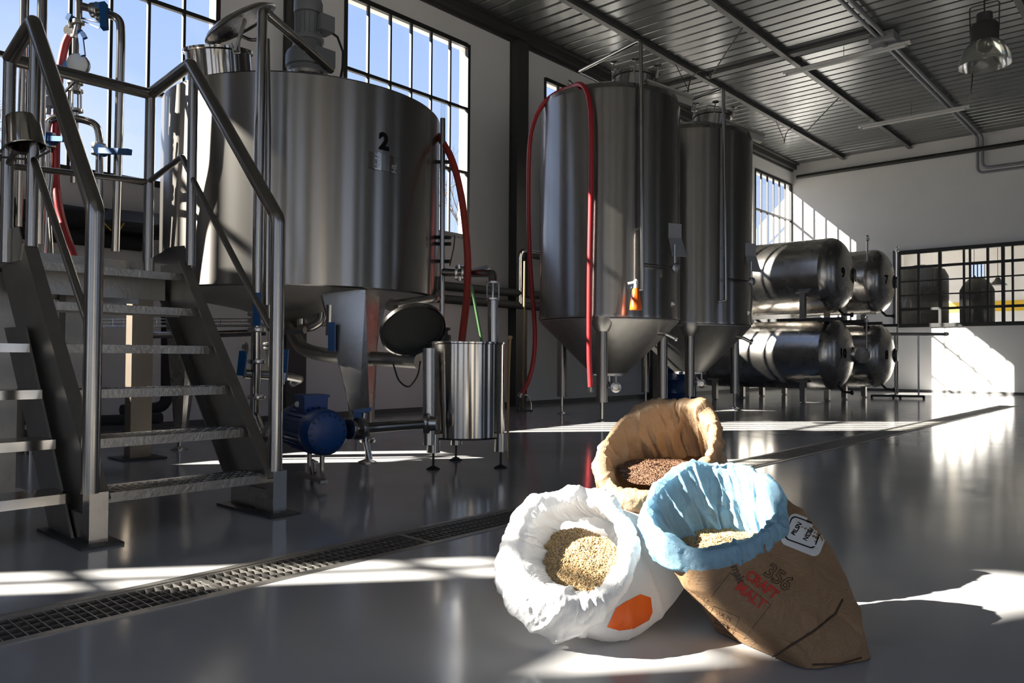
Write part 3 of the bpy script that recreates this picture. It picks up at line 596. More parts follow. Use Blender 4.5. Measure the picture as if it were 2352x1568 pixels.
# ================================================================== LARGE TANK 2
def vat(cx, cy, main):
    R, Z0, Z1 = 1.257, 1.42, 3.10 if main else 3.35
    t = thing('brewing_vat', 'huge brushed steel vat marked 2, standing on three tapered legs' if main else 'second huge brushed steel vat, unseen left of the stairs, blocking window sun', 'tank', (cx, cy, 0))
    c = (cx, cy, 0)
    MB().lathe(c, [(R-.02,Z0-.01),(R,Z0),(R,Z1-.012),(R-.01,Z1)], n=160, close=False).build('shell', M['tank'], t)
    MB().lathe(c, [(R-.01,Z1),(R-.06,Z1+.02),(.5,Z1+.26),(.001,Z1+.30)], n=96).build('roof', M['tankx'], t)
    MB().lathe(c, [(.10,Z0-.32),(.12,Z0-.28),(.6,Z0-.13),(R-.02,Z0-.012)], n=96).build('bottom_cone', M['plate'], t)
    for i, (x, y) in enumerate(((-5.02, 3.84), (-6.92, 3.18), (-6.58, 4.9)) if main else ((cx+1.1, cy-.3), (cx-.4, cy-1), (cx-.5, cy+.9))):
        d = V((x-cx, y-cy, 0)).normalized(); s = V((-d.y, d.x, 0)); p = V((x, y, 0)); q = V((cx, cy, 0))+d*(R-.16)
        w = MB(); T0 = Z0-.02 if i != 9 else 1.4
        # folded plate: a wide V at the top tapering to a narrow foot
        top = [q+d*.14, q-d*.12+s*.27, q-d*.20+s*.25, q-d*.20-s*.25, q-d*.12-s*.27]; bot = [p+d*.05, p-d*.03+s*.07, p-d*.06+s*.06, p-d*.06-s*.06, p-d*.03-s*.07]
        vs = [v+V((0,0,T0)) for v in top]+[v+V((0,0,.20)) for v in bot]
        w.add(vs, [(0,1,2,3,4),(9,8,7,6,5)]+[(k,(k+1)%5+0,(k+1)%5+5,k+5)[::-1] for k in range(5)])
        lg = w.build('leg', M['tankx'], t, smooth=0)
        w = MB(); w.lathe(p+V((0,0,.165)), [(.06,0),(.065,.01),(.065,.03),(.05,.035)], n=18); foot(w, p, .17, .018, .075); w.build('levelling_foot', M['tankx'], lg)
    if not main: return t
    # hatch neck with open lid at the front left of the roof
    hc = Pd(508, 196, 6.7); ax = V((.10,-.16,1)).normalized()
    hn = MB().lathe(hc+V((0,0,-.04)), [(.268,0),(.268,.29),(.288,.30),(.288,.32),(.268,.325),(.258,.32),(.258,0)], ax, 48).build('hatch_neck', M['vessel'], t)
    lc = Pd(548, 48, 6.2); n = V((.02,-.34,.86)).normalized(); n = (Matrix.Rotation(math.radians(-16), 3, V((_fw.x,_fw.y,0))) @ n)
    MB().lathe(lc, [(.001,.055),(.12,.05),(.27,.012),(.315,-.02),(.32,-.03),(.31,-.035),(.29,-.02),(.001,-.015)][::-1], n, 56).build('hatch_lid', M['tankx'], hn)
    w = MB(); a = Pd(540, 118, 6.1); w.bar(a, Pd(563, 45, 6.12), .05, .02); w.bar(a+_r*.03, Pd(548, 88, 6.1), .02, .02); w.tube([Pd(532,100,6.1), Pd(537,122,6.1), Pd(552,122,6.1), Pd(548,98,6.1)], .008, 8, .01); w.build('lid_bracket', M['plate'], hn)
    MB().tube([Pd(553,82,6.2), Pd(575,92,6.2), Pd(605,90,6.2)], .014, 8, .03).build('lid_handle', M['pipe'], hn)
    # agitator motor on the roof centre
    mc = V((cx, cy, Z1+.28)); mo = MB()
    mo.lathe(mc, [(.155,0),(.19,.01),(.19,.05),(.13,.06),(.12,.10),(.18,.12),(.18,.15)], n=28); g = mo.build('agitator_base', M['tankx'], t)
    gb = MB(); gb.lathe(mc+V((0,0,.15)), [(.18,0),(.19,.02),(.185,.05),(.205,.06),(.205,.16),(.19,.20),(.15,.24),(.13,.30),(.15,.31),(.15,.34),(.11,.35)], n=28); gb.box((mc.x+.0, mc.y-.06, mc.z+.2), (mc.x+.22, mc.y+.16, mc.z+.36)); gm = gb.build('gearbox', M['grey'], g)
    mm = MB(); mm.lathe(mc+V((0,0,.50)), [(.11,0),(.11,.22),(.135,.225),(.135,.33),(.12,.37),(.001,.385)], n=28); mm.box((mc.x+.02, mc.y+.02, mc.z+.55), (mc.x+.19, mc.y+.17, mc.z+.70)); mm.build('motor', M['grey'], g)
    fn = MB()
    for k in range(14):
        a = 2*PI*k/14; d = V((math.cos(a), math.sin(a), 0)); fn.bar(mc+d*.118+V((0,0,.52)), mc+d*.118+V((0,0,.71)), .008, .022, d)
    fn.build('cooling_fins', M['grey'], g)
    MB().tube([Pd(752,68,7.3), Pd(775,85,7.35), Pd(788,120,7.3), Pd(787,155,7.2), Pd(782,182,7.1)], .012, 8).build('motor_cable', M['rubber'], g)
    # painted number and plate
    fx = lambda px: (lambda a: a)(0)
    def ang_at(px, py):     # angle on the shell where the sight ray meets it
        d = _ray(px, py); A = d.x*d.x+d.y*d.y; B = -2*(d.x*cx+d.y*cy); Cc = cx*cx+cy*cy-R*R; s = (-B-math.sqrt(B*B-4*A*Cc))/(2*A); p = CAM+d*s
        return math.atan2(p.y-cy, p.x-cx), p.z
    a, z = ang_at(882, 331); text_on_cylinder(t, '2', .19, c, R, a, z+.015, M['ink'], .010, 'number')
    a0, z0 = ang_at(845, 368); a1, z1 = ang_at(918, 381); zz = (z0+z1)/2
    w = MB(); N = 8
    for k in range(N+1):
        aa = a0+(a1-a0)*k/N
        for h in (-.068, .068):
            for rr in (R+.003, R+.012): w.v.append(V((cx+math.cos(aa)*rr, cy+math.sin(aa)*rr, zz+h)))
    for k in range(N):
        i = k*4; w.f += [(i+1,i+5,i+7,i+3), (i,i+2,i+6,i+4), (i+2,i+3,i+7,i+6), (i,i+4,i+5,i+1)]
    w.f += [(0,1,3,2), (N*4,N*4+2,N*4+3,N*4+1)]; pl = w.build('rating_plate', M['vessel'], t, smooth=0)
    rr = R+.010
    text_on_cylinder(t, 'H 16', .075, c, rr, a0+(a1-a0)*.27, zz, M['etch'], .002, 'plate_lettering', roty=1)
    text_on_cylinder(t, 'HL', .07, c, rr, a0+(a1-a0)*.78, zz-.03, M['etch'], .003, 'plate_lettering', roty=1)
    # pipework under the bottom
    p = Pd(693, 700, 7.0)
    MB().tube([Pd(693,680,7), Pd(693,765,7)], .05, 14).lathe(Pd(693,700,7), [(.055,0),(.085,.01),(.085,.04),(.055,.05)], n=18).lathe(Pd(693,730,7), [(.055,0),(.085,.01),(.085,.04),(.055,.05)], n=18).build('bottom_outlet', M['tankx'], t)
    MB().tube([Pd(740,680,6.9), Pd(740,735,6.9), Pd(718,750,6.9), Pd(690,755,6.95)], .04, 14, .1).lathe(Pd(740,705,6.9), [(.045,0),(.07,.01),(.07,.03),(.045,.04)], n=18).build('bottom_return', M['tankx'], t)
    MB().tube([Pd(1006,640,7.2), Pd(1004,685,7.1), Pd(960,692,6.7), Pd(895,702,6.3)], .042, 14, .12).build('rim_pipe', M['tankx'], t)
    return t
VX, VY = -6.30, 4.07
vat(VX, VY, True)
vat(-7.0, -.5, False)  # unseen vat out of frame, placed and raised to block window sun
# bottom manhole door hanging open
dc = Pd(948, 757, 6.05); n = (_r*.30-_fw*.62-V((0,0,.62))).normalized()
mh = thing('manhole_door', 'dark round steel door hanging open under the right side of the vat', 'door', dc)
MB().lathe(dc, [(.001,-.02),(.235,-.015),(.25,0),(.25,.02),(.235,.02),(.235,.0),(.001,-.005)], n, 48).build('disc', M['column'], mh)
MB().lathe(dc, [(.247,-.018),(.262,-.015),(.262,.022),(.247,.026)], n, 48, close=False).build('rim', M['pipe'], mh)
MB().bar(dc-n*.03-_r*.1+_u*.1, Pd(900,690,6.5), .04, .03).build('hinge_arm', M['plate'], mh)

# ================================================================== SMALL VESSEL
vc = V((-4.36, 4.29, 0)); t = thing('collecting_vessel', 'small open round steel vessel on three feet, right of the vat', 'vessel', vc)
MB().lathe(vc, [(.01,.225),(.30,.225),(.315,.24),(.315,.955),(.325,.96),(.325,.972),(.30,.975),(.30,.25),(.01,.245)], n=96).build('shell', M['vessel'], t)
for i, (px_, py_) in enumerate(((995,1078), (1047,1057), (1150,1075))):
    p = Pz(px_, py_, 0); l = MB().cyl(p+V((0,0,.13)), p+V((0,0,.27)), .052, 24).build('leg', M['vessel'], t)
    w = MB(); foot(w, p, .14, .009, .052); w.build('foot', M['rubber'], l)
sp = Pd(985, 960, 5.75); MB().cyl(sp+V((0,0,-.20)), Pd(985, 800, 5.8), .045, 20).build('side_column', M['tankx'], t)
MB().lathe(Pd(985,972,5.62), [(.04,-.03),(.075,-.03),(.075,.0),(.055,.01),(.05,.06)], (_r*.9-_fw*.1), 24).build('side_flange', M['pipe'], t)
pr = thing('transfer_pipe', 'thick steel pipe joining the blue pump valve to the small vessel', 'pipe', Pd(880,985,5.4))
MB().tube([Pd(800,985,5.1), Pd(850,982,5.25), Pd(985,972,5.62)], .036, 16, .05).build('pipe', M['pipe'], pr)
w = MB(); clamp(w, Pd(803,985,5.1), Pd(850,982,5.25)-Pd(803,985,5.1), .045, .035); w.build('clamp', M['tankx'], pr); w = MB(); clamp(w, Pd(825,984,5.17), Pd(850,982,5.25)-Pd(803,985,5.1), .05, .05); w.build('clamp', M['tankx'], pr)
MB().tube([Pd(845,985,5.2), Pd(840,1010,5.2), Pd(850,1055,5.2)], .02, 10, .05).build('drain_branch', M['pipe'], pr)
MB().tube([Pd(835,975,5.2), Pd(838,948,5.2)], .018, 10).build('valve_stem', M['tankx'], pr)
MB().bar(Pd(812,946,5.2), Pd(852,939,5.25), .03, .025).bar(Pd(815,952,5.2), Pd(830,955,5.2), .03, .04).build('valve_handle', M['blue'], pr)
# things in the vessel
gs = MB().tube([Pd(1083,655,5.9), Pd(1108,790,6.0), Pd(1118,850,6.02)], .011, 8).build('stick', M['green']); tag(gs, 'thin green stick standing in the small steel vessel', 'stick')
ws_ = MB().tube([Pd(1171,780,6.4), Pd(1168,860,6.42), V((Pd(1166,1000,6.5).x, Pd(1166,1000,6.5).y, 0))], [.012,.012,.009], 8).lathe(Pd(1171,780,6.4), [(.012,0),(.022,.01),(.022,.03),(.012,.035)], n=10).build('paddle', M['wood']); tag(ws_, 'pale wooden paddle handle leaning behind the small steel vessel', 'paddle')
# riser pipe, sight glass and elbow over the vessel
t = thing('overflow_pipe', 'steel pipe with a sight glass rising from the small vessel to the vat side', 'pipe', Pd(1132,780,6.3))
MB().tube([Pd(1020,625,6.85), Pd(1095,627,6.6), Pd(1132,627,6.4), Pd(1132,650,6.35)], .037, 16, .12).build('elbow', M['pipe'], t)
MB().cyl(Pd(1132,690,6.3), Pd(1132,850,6.28), .042, 18).build('down_pipe', M['pipe'], t)
MB().cyl(Pd(1132,652,6.32), Pd(1132,688,6.3), .034, 16).build('sight_glass', M['pglass'], t)
w = MB(); w.lathe(Pd(1132,652,6.32), [(.03,0),(.055,.005),(.055,.02),(.03,.025)], n=18); w.lathe(Pd(1132,690,6.3), [(.03,0),(.055,.005),(.055,.02),(.03,.025)], n=18)
for k in range(4): a = PI/4+k*PI/2; d = V((math.cos(a)*.048, math.sin(a)*.048, 0)); w.cyl(Pd(1132,690,6.3)+d, Pd(1132,648,6.32)+d, .007, 8)
w.build('sight_glass_bolts', M['tankx'], t)
w = MB(); clamp(w, Pd(1050,626,6.76), _r, .042, .04); clamp(w, Pd(1064,626,6.7), _r, .042, .03); w.cyl(Pd(1055,608,6.74), Pd(1058,645,6.74), .03); w.build('union', M['tankx'], t)
MB().bar(Pd(1085,622,6.6), Pd(1118,613,6.5), .03, .03).build('valve_handle', M['card'], t)
# level gauge standpipe beside the vat
t = thing('level_gauge', 'tall thin glass level tube in steel holders at the right side of the vat', 'gauge', Pd(1018,785,7.0))
MB().cyl(Pd(1015,790,7.0), Pd(1017,272,7.1), .024, 12).build('standpipe', M['pipe'], t); MB().cyl(Pd(1017,272,7.1), Pd(1018,230,7.1), .02, 10).build('glass_tube', M['pglass'], t)
for y in (372, 545, 560, 600): MB().cyl(Pd(1004,y,7.15), Pd(1034,y,7.05), .018, 8).build('holder', M['black'], t)
MB().lathe(Pd(1016,785,7.0), [(.07,0),(.08,.02),(.08,.06),(.05,.07),(.05,.10),(.075,.11),(.075,.13),(.03,.14)], n=18).build('bottom_valve', M['black'], t)
MB().tube([Pd(1045,540,7.0), Pd(1042,570,7.0), Pd(1033,610,7.0)], .006, 6).build('chain', M['black'], t)
# hoses
hs = MB().tube([Pd(1001,305,7.35), Pd(1011,318,7.2), Pd(1035,356,6.95), Pd(1052,410,6.85), Pd(1063,470,6.75), Pd(1071,540,6.65), Pd(1075,600,6.6), Pd(1073,680,6.5), Pd(1067,730,6.4), Pd(1060,790,6.3), Pd(1052,860,6.25)], .031, 14, .25).build('hose', M['redbrown']); tag(hs, 'thick brown red hose arching from the vat into the small vessel', 'hose')
t = thing('draped_hose', 'long bright red hose hooked over the first fermenter, both ends hanging', 'hose', Pz(1205, 940, 0))
pts = [(1199,903,11.5),(1212,880,11.5),(1224,840,11.5),(1229,790,11.5),(1228,740,11.5),(1221,660,11.5),(1217,590,11.45),(1214,500,11.4),(1214,420,11.35),(1215,350,11.3),(1220,300,11.2),(1234,258,11.1),(1258,226,11.0),(1290,207,10.9),(1312,200,10.7),(1328,192,10.5),(1340,196,10.35),(1350,214,10.28),(1356,250,10.22),(1358,320,10.2),(1357,450,10.2),(1354,600,10.2),(1353,730,10.2),(1353,820,10.2),(1356,888,10.2)]
MB().tube([Pd(*p) for p in pts], .034, 14, .3).build('tube', M['red'], t)
MB().cyl(Pd(1356,888,10.2), Pd(1356,900,10.2), .045, 14).build('coupling', M['pipe'], t); MB().cyl(Pd(1199,903,11.5), Pd(1194,912,11.5), .045, 14).build('coupling', M['pipe'], t)
MB().bar(Pd(1307,185,10.75), Pd(1307,212,10.75), .06, .02, _fw).cyl(Pd(1307,186,10.75), Pd(1328,205,10.6), .02, 8).build('hook_plate', M['tankx'], t)
sb = Pz(1205, 942, 0)
st = thing('wire_stand', 'small bent wire stand on the floor under the red hose end', 'stand', sb)
MB().tube([Pz(1192,942,.01), Pz(1194,920,.1)+V((0,0,.02)), Pz(1200,942,0)+V((0,0,.25)), Pz(1212,942,0)+V((0,0,.25)), Pz(1220,942,0)+V((0,0,.12)), Pz(1219,942,.01)], .012, 8, .06).build('wire', M['pipe'], st); MB().bar(Pz(1188,943,.008), Pz(1222,942,.008), .06, .016).build('base', M['black'], st)
bm_ = MB().tube([Pd(1205,600,11.9), Pd(1203,770,11.8), Pz(1200,936,.0)], .016, 8).build('broom_handle', M['wood']); tag(bm_, 'thin wooden pole standing against the wall behind the red hose', 'pole')
# spray bottle hanging on the first fermenter
b0 = Pd(1460, 712, 10.0); t = thing('spray_bottle', 'orange spray bottle with white head hanging on the front pipe of the fermenter', 'bottle', b0)
MB().lathe(b0, [(.075,0),(.078,.01),(.076,.05),(.045,.27),(.03,.29),(.001,.29)], n=24).build('bottle', M['orange'], t)
w = MB(); w.lathe(b0+V((0,0,.285)), [(.028,0),(.03,.03),(.025,.05),(.03,.06),(.03,.10),(.01,.12)], n=16); w.bar(b0+V((0,0,.37)), b0+V((0,0,.35))-_r*.10, .03, .03); w.build('spray_head', M['white'], t)
w = MB(); 
for k in range(3): w.box((b0.x-.0, b0.y-.0, 0), (b0.x, b0.y, 0))
MB().tube([b0+V((0,0,.33))-_r*.03, b0+V((0,0,.28))-_r*.06], .008, 6).build('trigger', M['blue'], t)

# ================================================================== BLUE PUMP
pc = Pd(748, 993, 4.95); ax = V((1,-.25,0)).normalized(); t = thing('pump', 'dark blue electric pump on the floor behind the right railing post', 'pump', (pc.x-.3, pc.y, 0))
back = pc-ax*.62
MB().lathe(pc-ax*.04, [(.13,-.44),(.145,-.43),(.145,0)], ax, 36).build('motor_body', M['bluemotor'], t)
fc = MB().lathe(pc-ax*.10, [(.150,0),(.152,.02),(.148,.10),(.13,.135),(.09,.15),(.001,.152)], ax, 36).build('fan_cover', M['bluemotor'], t)
fn = MB(); e1 = ax.orthogonal().normalized(); e2 = ax.cross(e1)
for k in range(26):
    a = 2*PI*k/26; d = e1*math.cos(a)+e2*math.sin(a); fn.bar(pc-ax*.44+d*.148, pc-ax*.12+d*.148, .005, .018, d)
fn.build('cooling_fins', M['bluemotor'], t)
sl_ = MB()
for k in range(18):
    a = 2*PI*k/18; d = e1*math.cos(a)+e2*math.sin(a); sl_.bar(pc+ax*.046+d*.105, pc+ax*.040+d*.125, .008, .006, ax)
sl_.build('fan_slots', M['black'], fc)
tb = pc-ax*.27+V((0,0,.17)); w = MB(); w.bar(tb-ax*.09, tb+ax*.09, .16, .10); w.bar(tb-ax*.1+V((0,0,.055)), tb+ax*.1+V((0,0,.055)), .18, .018); w.build('terminal_box', M['bluemotor'], t)
MB().lathe(pc-ax*.48, [(.155,-.05),(.155,0),(.14,.04)], ax, 32).build('pump_flange', M['bluemotor'], t)
MB().lathe(pc-ax*.62, [(.06,-.03),(.14,0),(.14,.10),(.10,.12)], ax, 32).build('pump_head', M['tankx'], t)
g1 = tb-ax*.09-_r*.02; MB().cyl(g1-_fw*.09, g1-_fw*.12-ax*.05, .022, 12).build('cable_gland', M['white'], t)
MB().tube([g1-_fw*.12-ax*.05, g1-ax*.25-V((0,0,.04)), g1-ax*.4-V((0,0,.2))], .014, 8, .1).build('cable', M['card'], t)
w = MB()
for s in (-.30, -.06):
    a = pc+ax*s+V((0,0,-.14)); w.tube([a, V((a.x,a.y,.10)), V((a.x+.06,a.y-.02,.04))], .016, 8, .04)
w.bar(V((pc.x-.42,pc.y+.06,.055)), V((pc.x+.05,pc.y-.04,.055)), .05, .02); w.build('foot_frame', M['plate'], t)
fp = Pz(722, 1106, 0); w = MB(); w.cyl(V((fp.x,fp.y,.02)), V((fp.x,fp.y,.13)), .012, 8); w.lathe((fp.x,fp.y,0), [(.028,0),(.028,.03),(.012,.05),(.02,.07),(.012,.09)], n=14); w.bar((fp.x-.12,fp.y+.04,.13), (fp.x+.02,fp.y,.13), .03, .02); w.build('foot', M['plate'], t)

# ================================================================== STAIRS AND PLATFORM
SY0, SY1 = 1.33, 2.24
RISE, RUN = .231, .208
t = thing('steel_stairs', 'steel staircase with chequered treads and tubular railings in front of the vat', 'stairs', (-4.3, 1.8, 0))
def tread_x(k): return -3.76-RUN*(k-1)
for k in range(1, 7):
    z = .215+RISE*(k-1); x = tread_x(k)
    w = MB(); d = .25 if k < 6 else .30
    w.box((x-d, SY0+.03, z-.012), (x, SY1-.03, z)); w.box((x-.012, SY0+.03, z-.045), (x, SY1-.03, z-.012)); w.box((x-d, SY0+.03, z-.045), (x-d+.01, SY1-.03, z-.012))
    tr = w.build('tread', M['tread'], t, smooth=0)
    dd = MB()           # raised drops of the chequer plate
    for i in range(22):
        yy = SY0+.06+i*(SY1-SY0-.12)/21
        s = 1 if i % 2 else -1
        dd.bar((x-.001, yy-.008, z-.036+.008*s), (x-.001, yy+.008, z-.026-.0*s), .005, .004, (1,0,0))
        for j in range(4): 
            xx = x-.03-j*.05; s2 = 1 if (i+j) % 2 else -1
            dd.bar((xx-.009, yy-.008*s2, z+.001), (xx+.009, yy+.008*s2, z+.001), .006, .003)
    dd.build('tread_studs', M['tread'], tr, smooth=0)['kind'] = 'stuff'
def stringer(y, s, thick=.012):
    w = MB(); zt = 1.45; x0, z0 = -3.70, .20
    k = (zt-z0)/((-4.79)-x0)
    A = [(-3.70,y,.20), (-4.79,y,1.45), (-5.18,y,1.45), (-5.18,y,1.33), (-4.14,y,.10), (-3.70,y,.10)]
    w.prism([V(p)+V((0,-thick/2,0)) for p in A], (0,thick,0)); 
    w.bar((-3.705,y-s*.03,.20), (-4.795,y-s*.03,1.45), .06, .010, (1,0,.8)); w.bar((-4.13,y-s*.03,.12), (-5.15,y-s*.03,1.32), .06, .010, (1,0,.8))
    return w.build('stringer', M['plate'], t, smooth=0)
for y, s in ((SY0, -1), (SY1, 1)):
    stringer(y, s)
    w = MB(); w.box((-3.77, y-.035, .012), (-3.69, y+.045, .235)); w.box((-4.15, y-.03, .012), (-3.77, y+.03, .13)); w.build('base_block', M['tankx'], t, smooth=0)
    MB().box((-4.20, y-.09, 0), (-3.62, y+.09, .012)).build('base_plate', M['column'], t, smooth=0)
# platform behind the top tread
PZ = 1.37
w = MB(); w.box((-5.55, SY0, PZ-.012), (-5.05, SY1, PZ)); w.box((-5.55, SY0, PZ-.16), (-5.54, SY1, PZ-.012)); w.box((-5.06, SY0+.03, PZ-.16), (-5.05, SY1-.03, PZ-.012)); w.build('platform_deck', M['plate'], t, smooth=0)
w = MB(); w.prism([(-4.83,SY1+.006,PZ), (-5.47,SY1+.006,PZ), (-5.47,SY1+.006,PZ+.13), (-5.05,SY1+.006,PZ+.20), (-4.87,SY1+.006,PZ+.19), (-4.80,SY1+.006,PZ+.09)], (0,.006,0)); w.build('toe_board', M['vessel'], t, smooth=0)
w = MB(); w.prism([(-4.83,SY0-.006,PZ), (-5.47,SY0-.006,PZ), (-5.47,SY0-.006,PZ+.13), (-5.05,SY0-.006,PZ+.20), (-4.87,SY0-.006,PZ+.19), (-4.80,SY0-.006,PZ+.09)], (0,-.006,0)); w.build('toe_board', M['plate'], t, smooth=0)
MB().box((-5.56, SY0, PZ), (-5.55, SY1, PZ+.14)).build('toe_board', M['plate'], t, smooth=0)
for (x, y) in ((-5.45, SY0+.08), (-5.45, SY1-.45)):
    w = MB(); w.box((x-.06, y-.06, .01), (x+.06, y+.06, PZ-.02)); w.box((x-.13, y-.13, 0), (x+.13, y+.13, .01)); w.build('platform_post', M['plate'], t, smooth=0)
# railings
rr = .0385
def rail_side(y, kx, tx, tz, bx, bz):
    P = MB(); P.tube([(kx,y,.235), (kx,y,tz-1.12), (tx,y,tz), (bx,y,bz)], rr, 18, .03); P.build('handrail', M['rail'], t)
    MB().tube([(tx+.04,y,1.42), (tx+.04,y,tz-.05)], .030, 16).build('rail_post', M['rail'], t)
    MB().tube([(bx,y,PZ), (bx,y,bz)], .033, 16).build('rail_post', M['rail'], t)
    MB().tube([(kx-.06,y,1.0), (tx+.04,y,tz-.735), (tx-.10,y,tz-.58), (bx,y,bz-.61)], .019, 12, .02).build('mid_rail', M['rail'], t)
rail_side(1.30, -3.70, -4.62, 2.63, -5.02, 2.53); rail_side(SY1, -3.735, -4.80, 2.72, -5.40, 2.66)
MB().tube([(-5.02,1.30,2.53), (-5.40,SY1,2.66)], .037, 18).build('back_rail', M['rail'], t)
MB().tube([(-5.02,1.30,1.92), (-5.40,SY1,2.05)], .019, 12).build('mid_rail', M['rail'], t)
# second flight of treads to the left of this stair
t2 = thing('side_steps', 'low steel steps running out of frame, left of the staircase', 'stairs', (-4.3, .7, 0))
for k in range(1, 5):
    z = .215+RISE*(k-1); x = tread_x(k)-.12
    w = MB(); w.box((x-.22, .95, z-.045), (x, SY0-.05, z)); w.build('tread', M['vessel'], t2, smooth=0)
w = MB(); w.prism([(-3.85,.95,0), (-4.15,.95,0), (-4.95,.95,1.0), (-4.6,.95,1.0)], (0,-.012,0)); w.build('stringer', M['plate'], t2, smooth=0)
w = MB(); w.prism([(-3.85,SY0-.05,0), (-4.15,SY0-.05,0), (-4.95,SY0-.05,1.0), (-4.6,SY0-.05,1.0)], (0,.012,0)); w.build('stringer', M['plate'], t2, smooth=0)
a = Pz(316, 1052, 0)
t = thing('steel_support', 'square tan steel support leg with base plate behind the treads, left of the vat leg', 'support', (a.x, a.y, 0))
MB().bar((a.x,a.y,.012), (a.x,a.y,1.38), .17, .12, (1,0,0)).build('post', M['tansteel'], t, smooth=0); MB().box((a.x-.17, a.y-.17, 0), (a.x+.17, a.y+.17, .012)).build('base_plate', M['column'], t, smooth=0)
# pillar-like support at the left edge behind the steps
w = MB(); a = Pd(16, 1075, 6.6)
t = thing('steel_support', 'square tan steel support leg at the left edge behind the stairs', 'support', (a.x, a.y, 0))
MB().box((a.x-.10, a.y-.10, 0), (a.x+.10, a.y+.10, 1.45)).build('post', M['tansteel'], t, smooth=0); MB().cyl((a.x+.2,a.y+.12,0), (a.x+.2,a.y+.12,1.4), .03, 12).build('drain_leg', M['pipe'], t)

# ================================================================== PIPE MANIFOLD BEHIND THE STAIRS
def pipe(label, pts, r, bend=.08, name='steel_pipe', m='pipe', n=14):
    p0 = min(pts, key=lambda p: -p[1]); t = thing(name, label, 'pipe', Pd(*p0)); MB().tube([Pd(*p) for p in pts], r, n, bend).build('tube', M[m], t); return t
def V3(px, py, d): return Pd(px, py, d)
pA = pipe('tall vertical steel pipe left of the staircase peak, leftmost of the tall pipes', [(55,-30,6.1),(53,150,6.1),(48,300,6.15),(44,520,6.2)], .026)
pB = pipe('tall vertical steel pipe passing just behind the peak of the left handrail', [(98,-30,5.9),(95,150,5.9),(93,300,5.95),(91,560,6.0)], .034)
pC = pipe('steel pipe coming down from above into the valve with white round cap', [(181,-30,6.3),(181,55,6.3),(174,80,6.3),(173,125,6.3)], .027)
w = MB(); clamp(w, V3(180,52,6.3), (0,0,1), .032, .04); w.build('clamp', M['tankx'], pC); w = MB(); clamp(w, V3(176,85,6.3), (.2,0,1), .03, .03); w.build('clamp', M['tankx'], pC)
MB().bar(V3(184,70,6.15), V3(191,128,6.1), .035, .02, _fw).bar(V3(189,75,6.12), V3(196,88,6.12), .03, .03).build('valve_handle', M['blue'], pC)
MB().bar(V3(188,42,6.2), V3(232,52,6.15), .02, .012).bar(V3(190,48,6.2), V3(228,65,6.15), .008, .008).build('lever', M['blue'], pC)
MB().cyl(V3(163,72,6.35)-_fw*.03, V3(163,72,6.35)+_fw*.05, .045, 20).cyl(V3(160,50,6.3), V3(164,62,6.3), .02, 10).build('hose_coupling', M['tankx'], pC)
MB().bar(V3(158,47,6.28), V3(164,34,6.28), .05, .035).build('valve_knob', M['blue'], pC)
pc2 = pipe('steel pipe section with glass sight tube below the white capped valve', [(176,165,6.3),(174,210,6.3)], .032)
w = MB(); 
for y_ in (195, 213, 258): w.lathe(V3(173,y_,6.3), [(.03,0),(.058,.006),(.058,.026),(.03,.03)], n=20)
for k in range(4): a = PI/4+k*PI/2; d = V((math.cos(a)*.045, math.sin(a)*.045, 0)); w.cyl(V3(173,258,6.3)+d, V3(173,210,6.3)+d, .008, 8)
w.build('flanges', M['tankx'], pc2); MB().cyl(V3(173,256,6.3), V3(173,214,6.3), .026, 16).build('sight_glass', M['pglass'], pc2)
MB().cyl(V3(172,258,6.3), V3(170,420,6.35), .028, 14).build('lower_tube', M['pipe'], pc2)
MB().bar(V3(147,213,6.2), V3(172,186,6.2), .02, .012).build('lever', M['black'], pc2)
wc = V3(180,148,6.2); n = (-_fw+_r*.15+_u*-.15).normalized()
tv = thing('round_valve', 'round valve with big pale grey cap in front of the window', 'valve', wc)
MB().lathe(wc, [(.06,-.07),(.075,-.05),(.075,.01),(.079,.015),(.079,.03),(.06,.04),(.001,.043)], n, 36).build('cap', M['white'], tv)
MB().lathe(wc, [(.081,-.02),(.086,-.015),(.086,0),(.081,.005)], n, 36).build('ring', M['tankx'], tv); MB().lathe(V3(162,155,6.28), [(.055,-.02),(.055,.02)], n, 24).build('blue_disc', M['blue'], tv)
pD = pipe('steel pipe bending down right of the white capped valve, with upright blue handle', [(190,15,6.3),(214,22,6.3),(240,30,6.3),(276,42,6.3),(278,90,6.3),(272,330,6.35),(265,577,6.4)], .033, .2)
w = MB(); clamp(w, V3(216,24,6.3), _r, .04, .05); w.build('valve_body', M['tankx'], pD); w = MB(); clamp(w, V3(226,27,6.3), _r, .05, .03); w.build('valve_body', M['tankx'], pD)
MB().bar(V3(238,8,6.15), V3(240,66,6.1), .045, .05, _fw).bar(V3(222,12,6.2), V3(246,22,6.15), .05, .035).build('valve_handle', M['blue'], pD)
pE = pipe('U-shaped steel pipe with two blue butterfly handles in front of the window', [(106,330,6.3),(107,295,6.3),(112,275,6.3),(135,268,6.3),(185,273,6.3),(222,285,6.3),(229,315,6.3),(228,420,6.3),(224,600,6.35)], .029, .12)
w = MB(); clamp(w, V3(227,335,6.3), (0,0,1), .036, .05); w.build('clamp', M['tankx'], pE); w = MB(); clamp(w, V3(226,352,6.3), (0,0,1), .036, .03); w.build('clamp', M['tankx'], pE); w = MB(); clamp(w, V3(112,310,6.3), (0,0,1), .036, .04); w.build('clamp', M['tankx'], pE); w = MB(); clamp(w, V3(112,336,6.3), (0,0,1), .036, .03); w.build('clamp', M['tankx'], pE)
MB().bar(V3(222,346,6.2), V3(298,349,6.0), .04, .045).lathe(V3(233,345,6.2), [(.045,-.04),(.045,.04)], _fw, 14).build('valve_handle', M['blue'], pE)
